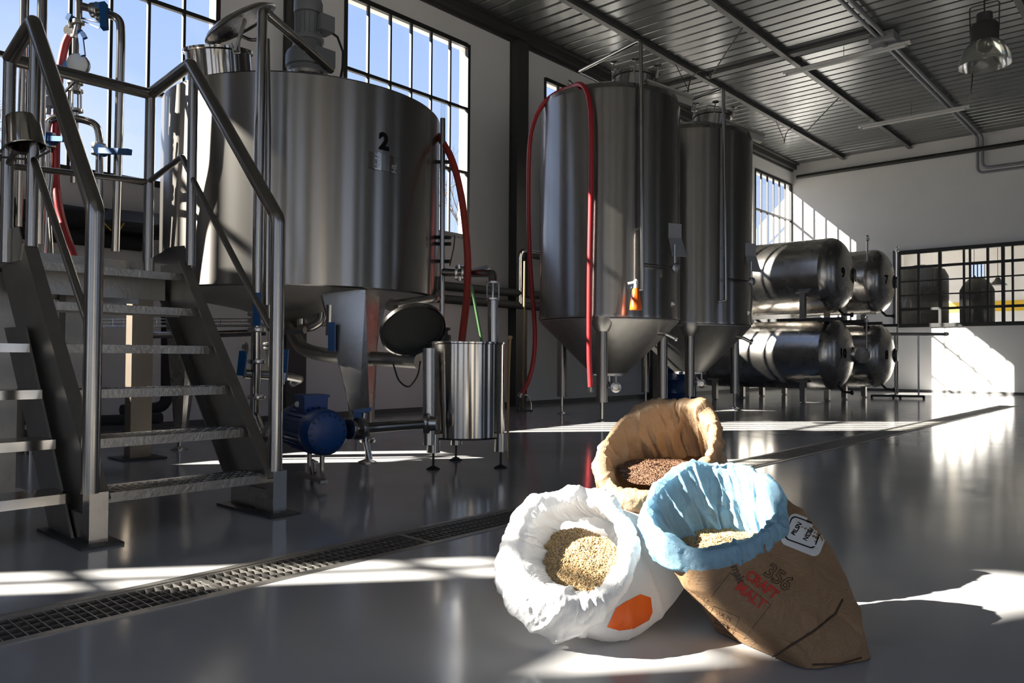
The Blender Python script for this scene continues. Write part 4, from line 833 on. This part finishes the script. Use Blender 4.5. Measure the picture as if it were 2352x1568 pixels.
MB().bar(V3(106,318,6.2), V3(152,320,6.0), .035, .04).lathe(V3(116,319,6.2), [(.045,-.04),(.045,.04)], _fw, 14).build('valve_handle', M['blue'], pE)
MB().tube([V3(112,340,6.3), V3(112,420,6.3), V3(103,600,6.3)], .022, 12).build('drop_tube', M['pipe'], pE)
MB().cyl(V3(112,235,6.3), V3(110,262,6.3), .022, 12).cyl(V3(113,225,6.3), V3(112,245,6.3), .05, 14).bar(V3(113,192,6.3), V3(113,226,6.3), .12, .10).build('sensor_box', M['card'], pE)
pF = pipe('thin steel drain tube behind the left railing', [(120,400,6.0),(112,480,6.0),(118,560,5.9),(121,690,5.8)], .012)
rh = MB().tube([V3(*p) for p in [(160,80,6.35),(150,100,6.35),(141,140,6.35),(136,180,6.35),(132,250,6.35),(129,320,6.35),(128,400,6.35),(131,450,6.3),(140,500,6.3),(152,540,6.25),(162,568,6.2),(172,600,6.2)]], .031, 14, .2).build('red_hose', M['red']); tag(rh, 'red ribbed hose hanging from the valves behind the left handrail', 'hose')
jug = V3(56,306,4.05); n = V((.10,.10,-1)).normalized(); n = (_u*-.96+_r*.22-_fw*.12).normalized()
tj = thing('steel_jug', 'small steel measuring jug hung upside down on the left railing post', 'jug', jug)
MB().lathe(jug, [(.001,-.085),(.078,-.085),(.083,-.075),(.090,.075),(.094,.078),(.090,.082),(.080,.07),(.076,-.075),(.001,-.075)], n, 40).build('body', M['vessel'], tj)
MB().tube([jug+n*.06-_r*.10, jug+n*.13-_r*.17, jug+n*.15+_r*.02, jug+n*.10+_r*.12], .006, 8, .04).build('handle', M['black'], tj)
# tall double pipe in front of the vat, bent over its top
pG = pipe('tall bright steel pipe in front of the vat, bent over towards its motor', [(586,950,5.55),(590,690,5.5),(596,300,5.5),(603,22,5.5),(760,160,6.5)], .036, .05)
MB().tube([V3(612,700,5.62), V3(615,300,5.62), V3(612,90,5.62)], .024, 14).build('second_tube', M['pipe'], pG)
w = MB()
for y_ in (722, 738, 757, 830, 912): w = MB(); clamp(w, V3(590,y_,5.5), (0,0,1), .042, .035); w.build('clamp', M['tankx'], pG)
w = MB()
w.cyl(V3(562,857,5.5), V3(650,862,5.7), .036, 14); w.cyl(V3(560,800,5.5), V3(566,800,5.5), .045, 16); w.tube([V3(650,862,5.7), V3(690,870,5.9), V3(672,880,6.3)], .03, 12, .05)
w.cyl(V3(586,950,5.55), V3(606,1010,5.3), .03, 12)
w.build('cross_fitting', M['tankx'], pG)
for a, b in (((592,672,5.4),(590,748,5.4)), ((559,806,5.4),(553,862,5.4)), ((655,802,5.5),(650,875,5.5))): MB().bar(V3(*a), V3(*b), .05, .03, _fw).build('valve_handle', M['blue'], pG)
for p in ((555,870,5.4),(652,856,5.45)): MB().bar(V3(*p), V3(p[0]-4,p[1]+26,p[2]), .03, .012, _fw).build('handle_tag', M['white'], pG)
MB().tube([V3(600,1010,5.3), V3(612,975,5.3), V3(640,955,5.3)], .014, 10, .1).build('curved_hose', M['card'], pG)
pH = pipe('upright steel pipe with valves behind the tall double pipe, under the vat', [(618,650,6.2),(618,790,6.2),(616,850,6.2)], .026)
w = MB()
for y_ in (690, 735, 790, 800): w = MB(); clamp(w, V3(618,y_,6.2), (0,0,1), .034, .03); w.build('clamp', M['tankx'], pH)
pI = pipe('long dark steel pipe running low behind the stairs under the vat', [(300,770,6.9),(470,768,6.9),(560,765,6.8),(700,758,6.6)], .03, name='low_pipe')
pJ = pipe('wide dark steel pipe curving under the vat towards the small vessel', [(640,712,7.2),(672,760,7.0),(690,800,6.8),(740,815,6.6),(960,830,6.2)], .06, .2, name='low_pipe', m='plate')
hb = pipe('blue handled butterfly valve under the vat', [(758,700,6.3),(756,770,6.3)], .03, name='valve_pipe')
MB().bar(V3(762,740,6.2), V3(762,806,6.2), .055, .03, _fw).build('valve_handle', M['blue'], hb)
cb_ = MB().tube([V3(903,835,6.2), V3(915,875,6.2), V3(938,892,6.2), V3(960,865,6.1), V3(965,830,6.0)], .007, 8, .1).build('cable', M['rubber']); tag(cb_, 'thin black cable looping down left of the small steel vessel', 'cable')
# wire mesh tray and low insulated pipes seen through the treads
ct = thing('cable_tray', 'wire mesh cable tray running behind the stairs below the vat', 'tray', V3(440,770,7.4))
a, b = V3(130,748,7.0), V3(830,745,7.6)
for dz in (0, .03, .06): MB().tube([a+V((0,0,dz)), b+V((0,0,dz))], .004, 6).build('long_wire', M['pipe'], ct)
for dx in (.08, .16): MB().tube([a+_fw*dx-V((0,0,.01)), b+_fw*dx-V((0,0,.01))], .004, 6).build('long_wire', M['pipe'], ct)
w = MB()
for k in range(30): p = a.lerp(b, k/29); w.tube([p+V((0,0,.06)), p, p+_fw*.16], .003, 5)
w.build('cross_wires', M['pipe'], ct)
for i, (pts, r, l) in enumerate((([(0,962,7.1),(230,966,7.1),(370,960,7.1)], .05, 'black insulated pipe near the floor behind the stairs, left one'),
    ([(384,650,7.5),(384,700,7.5),(383,935,7.5),(280,942,7.5)], .055, 'black insulated pipe with a right angle bend behind the third tread'),
    ([(500,692,8.3),(700,700,8.3)], .035, 'black pipe on the wall between stairs and railing post, under the vat'))):
    pipe(l, pts, r, .12, name='insulated_pipe', m='insul')
for i, (y0, y1, z, r) in enumerate(((3.9, 13.0, 1.995, .07), (3.9, 13.0, 1.785, .07), (.5, 3.08, 2.33, .12), (.5, 3.65, 2.12, .085))):
    l = ['upper of the two black insulated pipes along the wall right of the vat', 'lower of the two black insulated pipes along the wall right of the vat', 'upper thick black insulated pipe on the wall behind the stairs', 'lower thick black insulated pipe on the wall behind the stairs'][i]
    o = thing('insulated_pipe', l, 'pipe', (-8.97, y0, z)); MB().cyl((-9.0+r*.2,y0,z), (-9.0+r*.2,y1,z), r, 18).build('pipe', M['insul'], o)
    w = MB(); y = y0+.5
    while y < y1: w.box((-9.145, y-.02, z-.02), (-8.99, y+.02, z+.02)); y += 2
    w.build('bracket', M['column'], o, smooth=0)
o = thing('conduit_elbow', 'steel and black pipe bend on the wall left of the first fermenter', 'pipe', (-8.97, 10.35, 2.1))
MB().tube([(-8.97,10.15,1.8), (-8.97,10.15,2.75), (-8.97,10.8,2.75)], .05, 14, .15).build('steel_tube', M['pipe'], o)
MB().tube([(-8.90,10.30,1.95), (-8.90,10.30,2.68), (-8.90,10.8,2.68)], .05, 14, .15).build('black_tube', M['insul'], o)
# folded black tarp on the pipes
tp = V3(290,500,7.9); t = thing('black_bag', 'black folded plastic box lying on the wall pipes behind the railing', 'box', tp)
w = MB(); w.add([(-9.14,3.10,2.21),(-8.70,3.12,2.21),(-8.72,3.95,2.21),(-9.14,3.95,2.21),(-9.13,3.3,2.50),(-8.95,3.28,2.46),(-8.76,3.12,2.31),(-8.72,3.92,2.33),(-8.93,3.85,2.49),(-9.13,3.88,2.52)],
    [(0,3,2,1),(0,1,6,5,4),(1,2,7,6),(6,7,8,5),(5,8,9,4),(2,3,9,8,7),(3,0,4,9)]); w.build('body', M['rubber'], t, smooth=0)
yw = MB().tube([V3(234,506,7.5), V3(256,530,7.5)], .006, 6).tube([V3(285,512,7.5), V3(276,527,7.5)], .006, 6).build('cord', M['yellow'], t)

# ================================================================== CEILING FITTINGS
def striplight(p0, p1, label):
    t = thing('strip_light', label, 'lamp', p0.lerp(p1, .5), 'fluorescent strip lights under the ceiling')
    MB().bar(p0, p1, .09, .05).build('housing', M['white'], t, smooth=0); MB().cyl(p0+V((.05,0,-.045)), p1+V((-.05,0,-.045)), .022, 12).build('tube', M['white'], t)
    w = MB()
    for k in (.03, .97): p = p0.lerp(p1, k); w.box((p.x-.02,p.y-.02,p.z-.07), (p.x+.02,p.y+.02,p.z-.02))
    w.build('end_holder', M['grey'], t, smooth=0)
    w = MB()
    for k in (.15, .5, .85): p = p0.lerp(p1, k); w.cyl(p, (p.x, p.y, ZC), .006, 6)
    w.build('hanger', M['black'], t)
striplight(V((-6.10,14.75,6.50)), V((-3.80,14.75,6.50)), 'nearer long strip light hanging below the ceiling across the conduits')
striplight(V((-6.15,19.35,6.50)), V((-3.80,19.35,6.50)), 'farther strip light below the ceiling, near the end wall')
for i, x in enumerate((-4.27, -4.16)):
    t = thing('conduit', ['left of the two parallel grey conduits along the ceiling', 'right of the two parallel grey conduits along the ceiling'][i], 'pipe', (x, 15, 6.6))
    zb = 5.68 if i == 0 else 5.80
    MB().tube([(x,-2,6.63), (x,YE-.08,6.63), (x,YE-.08,zb), (XR-.5,YE-.08,zb)], .035, 12, .16).build('tube', M['card'], t)
t = thing('junction_box', 'grey junction box on the ceiling where the conduits meet the strip light', 'box', (-4.2, 14.6, 6.5)); MB().box((-4.42,14.45,6.55), (-4.0,14.85,6.70)).build('box', M['card'], t, smooth=0); MB().cyl((-4.2,14.65,6.50), (-4.2,14.65,6.55), .05, 14).build('gland', M['grey'], t)
for i, (dy, l) in enumerate(((0, 'thin black sway rod with hooked ends under the ceiling above the first fermenter'), (4.75, 'thin black sway rod with hooked ends under the ceiling, nearer the end wall'))):
    t = thing('sway_rod', l, 'rod', (-6.6, 13+dy, 6.4))
    a = V((-5.9,12.5+dy,6.62)); b = V((-6.95,13.35+dy,6.25)); c_ = V((-7.6,13.65+dy,6.3)); d_ = V((-7.62,13.2+dy,6.62))
    MB().tube([a, b, b+V((0,0,-.06))], .012, 8, .02).build('rod', M['black'], t)
    MB().tube([b+V((-.02,0,0)), b+V((-.12,.04,.14)), c_.lerp(b,.5)+V((0,0,.22)), c_+V((.05,0,.14)), c_+V((0,0,-.12))], .012, 8, .12).build('hook', M['black'], t); MB().tube([d_, c_+V((0,0,-.05))], .008, 8).build('stay', M['black'], t)
# high bay lamp
hp = Pd(2262, 150, 11.8); t = thing('high_bay_lamp', 'large bell shaped high bay lamp with clear reflector hanging under the ceiling', 'lamp', hp)
MB().lathe(hp, [(.36,0),(.355,.06),(.33,.16),(.27,.28),(.20,.36),(.16,.38)], n=56, close=False).build('reflector', M['lampglass'], t)
MB().lathe(hp, [(.17,.34),(.19,.36),(.19,.60),(.17,.64),(.11,.66),(.11,.80),(.001,.81)], n=40).build('housing', M['column'], t)
MB().lathe(hp, [(.03,.12),(.07,.18),(.07,.27),(.03,.35)], n=20).build('bulb', M['lampglass'], t)
MB().tube([hp+V((-.19,0,.5)), hp+V((-.2,0,.95)), hp+V((.2,0,.95)), hp+V((.19,0,.5))], .01, 8, .05).build('yoke', M['column'], t); MB().cyl(hp+V((0,0,.8)), (hp.x, hp.y, ZC), .012, 8).build('hanger', M['black'], t)
MB().tube([hp+V((-.1,0,.7)), Pd(2230,215,13), Pd(2222,228,14)], .01, 6, .2).build('cable', M['black'], t)

# ================================================================== MALT SACKS
RH = V((math.cos(YAW), math.sin(YAW), 0)); FH = V((-math.sin(YAW), math.cos(YAW), 0))
def A(a, b, z): return RH*a+FH*b+V((0,0,z))       # right / away / up, in metres from under the camera
def AD(a, b, z): return RH*a+FH*b+V((0,0,z))
def spow(c, n): return math.copysign(abs(c)**n, c)
def wr(p, sc, seed): return noise.noise(p*sc+V((seed, seed*1.7, seed*.3)))
def crease(p, sc, seed): return 1-2*abs(noise.noise(p*sc+V((seed*2.1, seed, seed*.7))))
def fold(p, sc, seed, k=5): return (1-min(1, abs(noise.noise(p*sc+V((seed*1.3, seed*2, seed*.9))))*k))**1.5
def make_sack(spec):
    C1, U1, V1 = spec['rim']; C0, U0, V0 = spec['base']; seed = spec['seed']; N = U1.cross(V1).normalized()
    if N.z < 0: N = -N
    AX = (C1-C0).normalized()
    t = thing(spec['name'], spec['label'], 'sack', (C0.x, C0.y, 0), 'open malt sacks on the floor')
    u1, v1 = U1.normalized(), V1.normalized(); a1, b1 = U1.length, V1.length
    nt_, nv = 300, 90
    def rimpt(th, rho, h):
        lump = 1+.05*noise.noise(V((math.cos(th)*1.3, math.sin(th)*1.3, seed)))*spec.get('lump', 1)+.025*math.sin(2*th+seed)
        c, s = math.cos(th), math.sin(th)
        D_ = N.lerp(AX, .8 if rho < 0 else spec.get('ow', .35)) if h < 0 else N
        return C1+u1*(c*(a1*lump+rho))+v1*(s*(b1*lump+rho))+D_*h+N*(.016*spec.get('lump', 1)*noise.noise(V((c*2.2, s*2.2, seed+5))))
    # body: from the base ring to just under the cuff
    W_ = MB(); bulge = spec['bulge']; ex0 = spec.get('ex', .45)
    for j in range(nv+1):
        tt = j/nv; e = ex0+(1-ex0)*min(1, tt*1.3)
        k = tt*tt*(3-2*tt)
        for i in range(nt_):
            th = 2*PI*i/nt_; c, s = spow(math.cos(th), e), spow(math.sin(th), e)
            P0 = C0+U0*c+V0*s; P1 = rimpt(th, spec.get('neck', .004), -.012)
            if j == 0: P0 = C0+(U0*c+V0*s)
            p = P0.lerp(P1, tt)
            rad = (U0*c+V0*s).lerp(U1*c+V1*s, tt)
            p = p+rad*(bulge*math.sin(PI*min(1, tt*.98+.02))**1.25)
            d = rad.normalized(); q = p+V((0,0,0)); sg = spec.get('sag')
            if sg is not None: p = p+sg*(max(0, d.dot(sg.normalized()))*math.sin(PI*tt)**.8)
            dn = spec['wr']*(1.2*wr(q, 3.5, seed+9)+.9*fold(q, 5, seed, 5)-.8*fold(q+V((q.z,q.x,q.y))*.4, 8, seed+3, 6)*max(0, wr(q, 3, seed)+.4)+.3*crease(q, 16, seed+4)*max(0, wr(q, 5, seed+2)+.2)*2)
            p = p+d*dn*min(1, tt*6+.2)
            if p.z < .004: p = V((p.x, p.y, .004+.0008*(i % 3)))
            W_.v.append(p)
    for j in range(nv):
        for i in range(nt_): a = j*nt_+i; b = j*nt_+(i+1)%nt_; W_.f.append((a, b, b+nt_, a+nt_))
    W_.f.append(tuple(range(nt_))[::-1])
    body = W_.build('sack_body', M[spec['mat']], t, smooth=80)
    # cuff: rolled edge hanging outside, over the rim and down the inside
    prof = spec['cuff']; W_ = MB(); fine = []
    for a, b in zip(prof[:-1], prof[1:]):
        for k in range(6): fine.append((a[0]+(b[0]-a[0])*k/6, a[1]+(b[1]-a[1])*k/6))
    fine.append(prof[-1])
    sm = fine
    for _ in range(4): sm = [sm[0]]+[((sm[i-1][0]+2*sm[i][0]+sm[i+1][0])/4, (sm[i-1][1]+2*sm[i][1]+sm[i+1][1])/4) for i in range(1, len(sm)-1)]+[sm[-1]]
    n2 = 420
    for j, (rho, h) in enumerate(sm):
        outer = rho > 0
        for i in range(n2):
            th = 2*PI*i/n2; c, s = math.cos(th), math.sin(th); fr = spec.get('front', 0)*max(0, -s)
            hh = h*(1+fr) if outer and h < 0 else h
            p = rimpt(th, rho*(1+.25*noise.noise(V((c*2, s*2, seed+1)))), hh*(1+.25*noise.noise(V((c*3, s*3, seed+8)))))
            d = (u1*c*a1+v1*s*b1).normalized()
            q = V((c*1.1, s*1.1, h*2.2+seed)); rim_f = .5+.5*min(1, abs(h)*12)
            hs_ = V((c, s, h*(3 if outer else 2.2)))
            dn = spec['wc']*(1.1*noise.noise(q*2.2)+.9*fold(hs_, 2.6, seed+2, 4)*(.4+rim_f*.6)-.7*fold(hs_, 4.2, seed+6, 5)*max(0, .45+noise.noise(q*2)*1.5)+.22*crease(hs_, 9, seed+4)+.10*crease(hs_, 19, seed+4))
            p = p+d*dn*(1 if outer else -1)+N*dn*.4
            if p.z < .006: p.z = .006
            W_.v.append(p)
    m_ = len(sm)
    for j in range(m_-1):
        for i in range(n2): a = j*n2+i; b = j*n2+(i+1)%n2; W_.f.append((a, b, b+n2, a+n2))
    cf = W_.build('cuff', M[spec['cmat']], t, smooth=80)
    # grain
    gC, gN, ga, gb_, mound = spec['grain']; gN = gN.normalized(); g1 = (u1-gN*u1.dot(gN)).normalized(); g2 = gN.cross(g1)
    def gpt(x, y):
        rr = math.hypot(x, y)
        return gC+g1*(ga*x)+g2*(gb_*y)+gN*(mound*(1-rr*rr)+.010*noise.noise(V((x*2.2, y*2.2, seed)))+.004*noise.noise(V((x*7, y*7, seed))))
    G = MB(); nr, na = 16, 48
    G.v.append(gpt(0, 0))
    for j in range(1, nr+1):
        for i in range(na): th = 2*PI*i/na; G.v.append(gpt(math.cos(th)*j/nr, math.sin(th)*j/nr)-gN*.002)
    for i in range(na): G.f.append((0, 1+i, 1+(i+1)%na))
    for j in range(nr-1):
        for i in range(na): a = 1+j*na+i; b = 1+j*na+(i+1)%na; G.f.append((a, a+na, b+na, b))
    rnd = random.Random(int(seed*10)); hl, hw = .0048, .0019
    for k in range(spec['ng']):
        r_ = math.sqrt(rnd.random()); th = rnd.uniform(0, 2*PI); p = gpt(r_*math.cos(th), r_*math.sin(th))+gN*rnd.uniform(-.0005, .0022)
        aa = rnd.uniform(0, 2*PI); d = (g1*math.cos(aa)+g2*math.sin(aa)+gN*rnd.uniform(-.45, .45)).normalized(); e1 = d.orthogonal().normalized(); e2 = d.cross(e1)
        n0 = len(G.v); L_ = hl*rnd.uniform(.85, 1.2)
        G.v += [p-d*L_]+[p-d*L_*.35+(e1*math.cos(q*PI/2)+e2*math.sin(q*PI/2))*hw for q in range(4)]+[p+d*L_*.4+(e1*math.cos(q*PI/2)+e2*math.sin(q*PI/2))*hw*.95 for q in range(4)]+[p+d*L_]
        for q in range(4): q1 = (q+1)%4; G.f += [(n0, n0+1+q1, n0+1+q), (n0+1+q, n0+1+q1, n0+5+q1, n0+5+q), (n0+5+q, n0+5+q1, n0+9)]
    g = G.build('grain', M[spec['gmat']], t, smooth=60); g['kind'] = 'stuff'
    return t, body, cf

white = make_sack(dict(name='woven_sack', label='white woven malt sack with an orange mark, lying at the front left, pale grain inside', seed=3.3,
    rim=(A(.190, 2.34, .288), A(.155, .02, -.01), A(.02, .135, .115)), base=(A(.45, 2.68, .14), A(.15, -.115, .0), A(.07, .10, .10)),
    bulge=.16, ex=.8, wr=.006, mat='woven', cmat='woven', ow=-.25, cuff=[(.040,-.12),(.052,-.08),(.058,-.03),(.045,.008),(.016,.018),(-.010,.002),(-.024,-.05),(-.02,-.14)], wc=.010, front=.15, lump=1.5,
    grain=(A(.20,2.37,.235), A(-.05,-.40,.75), .135, .135, .025), gmat='malt', ng=5200, sag=A(0,-.04,-.10)))
kraft = make_sack(dict(name='paper_sack', label='brown kraft paper malt sack with blue liner turned over its rim, front right', seed=6.1,
    rim=(A(.632, 2.40, .398), A(.203, .025, .028), A(.0, .165, .092)), base=(A(.835, 2.32, .0), A(.118, .045, 0), A(-.092, .165, 0)),
    bulge=.26, ex=.28, wr=.012, mat='kraft', cmat='film', ow=.2, cuff=[(.024,-.105),(.034,-.08),(.030,-.03),(.018,.004),(.004,.011),(-.008,.0),(-.018,-.05),(-.030,-.12),(-.045,-.18),(-.05,-.24)], wc=.011, front=-.2, lump=1.3, sag=A(.085,.05,.03),
    grain=(A(.655,2.44,.275), A(0,-.08,.8), .158, .152, .02), gmat='malt', ng=5600, neck=.002))
brown = make_sack(dict(name='paper_sack', label='tall brown kraft paper sack of dark roasted grain, standing behind the other two', seed=9.7,
    rim=(A(.535, 2.80, .535), A(.205, .02, .062), A(.035, .165, .130)), base=(A(.76, 3.05, 0), A(.19, .03, 0), A(-.03, .14, 0)),
    bulge=.18, ex=.45, wr=.009, mat='kraft', cmat='kraftin', cuff=[(.022,-.085),(.034,-.06),(.036,-.02),(.022,.010),(.002,.014),(-.014,.0),(-.018,-.06),(-.02,-.13),(-.022,-.24)], wc=.013, front=.1, lump=1.9,
    grain=(A(.565,2.82,.435), A(.02,-.15,.8), .178, .160, .03), gmat='maltdark', ng=5600))

# print on the paper sack: letters laid on the paper surface by dropping them along the view normal of that face
def print_on(target, parent, body, size, px, py, rot, m, bold=0, squash=1.0, name='print', poly=None, off=.0025, outline=0):
    me = target.data; bvh = BVHTree.FromPolygons([v.co for v in me.vertices], [p.vertices[:] for p in me.polygons]); org = V(target['_org'])
    if poly is None: vs, fs = text_mesh(body, size, bold, outline)
    else: vs, fs = poly
    bm = bmesh.new(); bv = [bm.verts.new(v) for v in vs]
    for f_ in fs:
        try: bm.faces.new([bv[i] for i in f_])
        except ValueError: pass
    bmesh.ops.triangulate(bm, faces=bm.faces)
    for _ in range(3):
        es = [e for e in bm.edges if e.calc_length() > .012]
        if es: bmesh.ops.subdivide_edges(bm, edges=es, cuts=1); bmesh.ops.triangulate(bm, faces=bm.faces)
    c, s = math.cos(rot), math.sin(rot); ctr = Pd(px, py, 2.2); out = []; ok = []
    for v in bm.verts:
        x, y = v.co.x*squash, v.co.y; x, y = x*c-y*s, x*s+y*c
        p = ctr+_r*x+_u*y; d = (p-CAM).normalized(); hit = bvh.ray_cast(CAM-org, d)
        if hit[0] is None: out.append(p); ok.append(False)
        else: out.append(hit[0]+org-d*off); ok.append(True)
    bm.verts.index_update(); fs2 = [tuple(v.index for v in f_.verts) for f_ in bm.faces if all(ok[v.index] for v in f_.verts)]; bm.free()
    if not fs2: return None
    return MB().add(out, fs2).build(name, m, parent, smooth=60)
KT, KB, KC = kraft
R_ = math.radians
print_on(KB, KT, '356', .060, 1788, 1326, R_(-36), M['inkdark'], .0008, .95, 'printed_number', outline=.0009)
print_on(KB, KT, 'CRAFT', .041, 1750, 1343, R_(-38), M['inkred'], .0015, .85, 'printed_word')
print_on(KB, KT, 'MALT', .043, 1724, 1368, R_(-38), M['inkred'], .0015, .9, 'printed_word')
print_on(KB, KT, 'malt', .034, 1695, 1318, R_(-66), M['inkdark'], .0005, .9, 'printed_word')
print_on(KB, KT, 'WE IN', .019, 1662, 1416, R_(-24), M['inkdark'], .0003, .9, 'printed_word')
print_on(KB, KT, 'STAW', .019, 1658, 1434, R_(-24), M['inkdark'], .0003, .9, 'printed_word')
def rectline(x0, y0, x1, y1, w_): 
    return ([V(p+(0,)) for p in ((x0,y0),(x1,y0),(x1,y1),(x0,y1),(x0+w_,y0+w_),(x1-w_,y0+w_),(x1-w_,y1-w_),(x0+w_,y1-w_))], [(0,1,5,4),(1,2,6,5),(2,3,7,6),(3,0,4,7)])
print_on(KB, KT, '', 0, 1660, 1425, R_(-24), M['inkdark'], name='printed_frame', poly=rectline(-.042,-.028,.042,.028,.0015))
print_on(KB, KT, '', 0, 1690, 1395, R_(-38), M['inkdark'], name='printed_frame', poly=rectline(-.075,-.07,.075,.07,.0015))
# white round-cornered label near the top right of the sack
def rrect(w_, h_, r_, n=8):
    P = []
    for cx_, cy_, a0 in ((w_-r_,h_-r_,0),(-w_+r_,h_-r_,PI/2),(-w_+r_,-h_+r_,PI),(w_-r_,-h_+r_,1.5*PI)):
        for k in range(n+1): a = a0+PI/2*k/n; P.append(V((cx_+r_*math.cos(a), cy_+r_*math.sin(a), 0)))
    return P
P = rrect(.060, .048, .02)
print_on(KB, KT, '', 0, 1848, 1228, R_(-22), M['white'], name='paper_label', poly=(P, [tuple(range(len(P)))]), off=.002)
Po = rrect(.047, .036, .014); Pi = rrect(.0435, .0325, .0125); nn = len(Po)
print_on(KB, KT, '', 0, 1845, 1222, R_(-20), M['ink'], name='label_border', poly=(Po+Pi, [(i,(i+1)%nn,(i+1)%nn+nn,i+nn) for i in range(nn)]), off=.0035)
print_on(KB, KT, 'PILSN', .018, 1830, 1214, R_(58), M['ink'], .0006, .9, 'label_word', off=.0035)
print_on(KB, KT, 'PILSN', .018, 1856, 1226, R_(238), M['ink'], .0006, .9, 'label_word', off=.0035)
# orange print on the white sack
WT, WB, WCf = white
Pg = [V((-.075,-.035,0)), V((-.04,-.045,0)), V((.0,-.04,0)), V((.045,-.015,0)), V((.055,.008,0)), V((.05,.05,0)), V((.02,.06,0)), V((-.02,.04,0)), V((-.05,.02,0))]
print_on(WB, WT, '', 0, 1455, 1412, R_(0), M['orange'], name='orange_print', poly=(Pg, [tuple(range(len(Pg)))]), off=.002)

def ribbon_on(target, parent, path, w_, m, name):
    me = target.data; bvh = BVHTree.FromPolygons([v.co for v in me.vertices], [p.vertices[:] for p in me.polygons]); org = V(target['_org']); pts = []
    for a, b in zip(path[:-1], path[1:]):
        for k in range(8):
            x = a[0]+(b[0]-a[0])*k/8; y = a[1]+(b[1]-a[1])*k/8; d = (Pd(x, y, 2)-CAM).normalized(); hit = bvh.ray_cast(CAM-org, d)
            if hit[0] is not None: pts.append(hit[0]+org-d*.0005)
    if len(pts) > 2: MB().tube(pts, w_, 6).build(name, m, parent)
ribbon_on(KB, KT, [(1733,1531),(1800,1492),(1868,1450),(1918,1410),(1938,1372)], .0035, M['inkdark'], 'stitched_seam')
ribbon_on(KB, KT, [(1866,1526),(1930,1524),(1985,1508)], .003, M['inkdark'], 'bottom_seam')
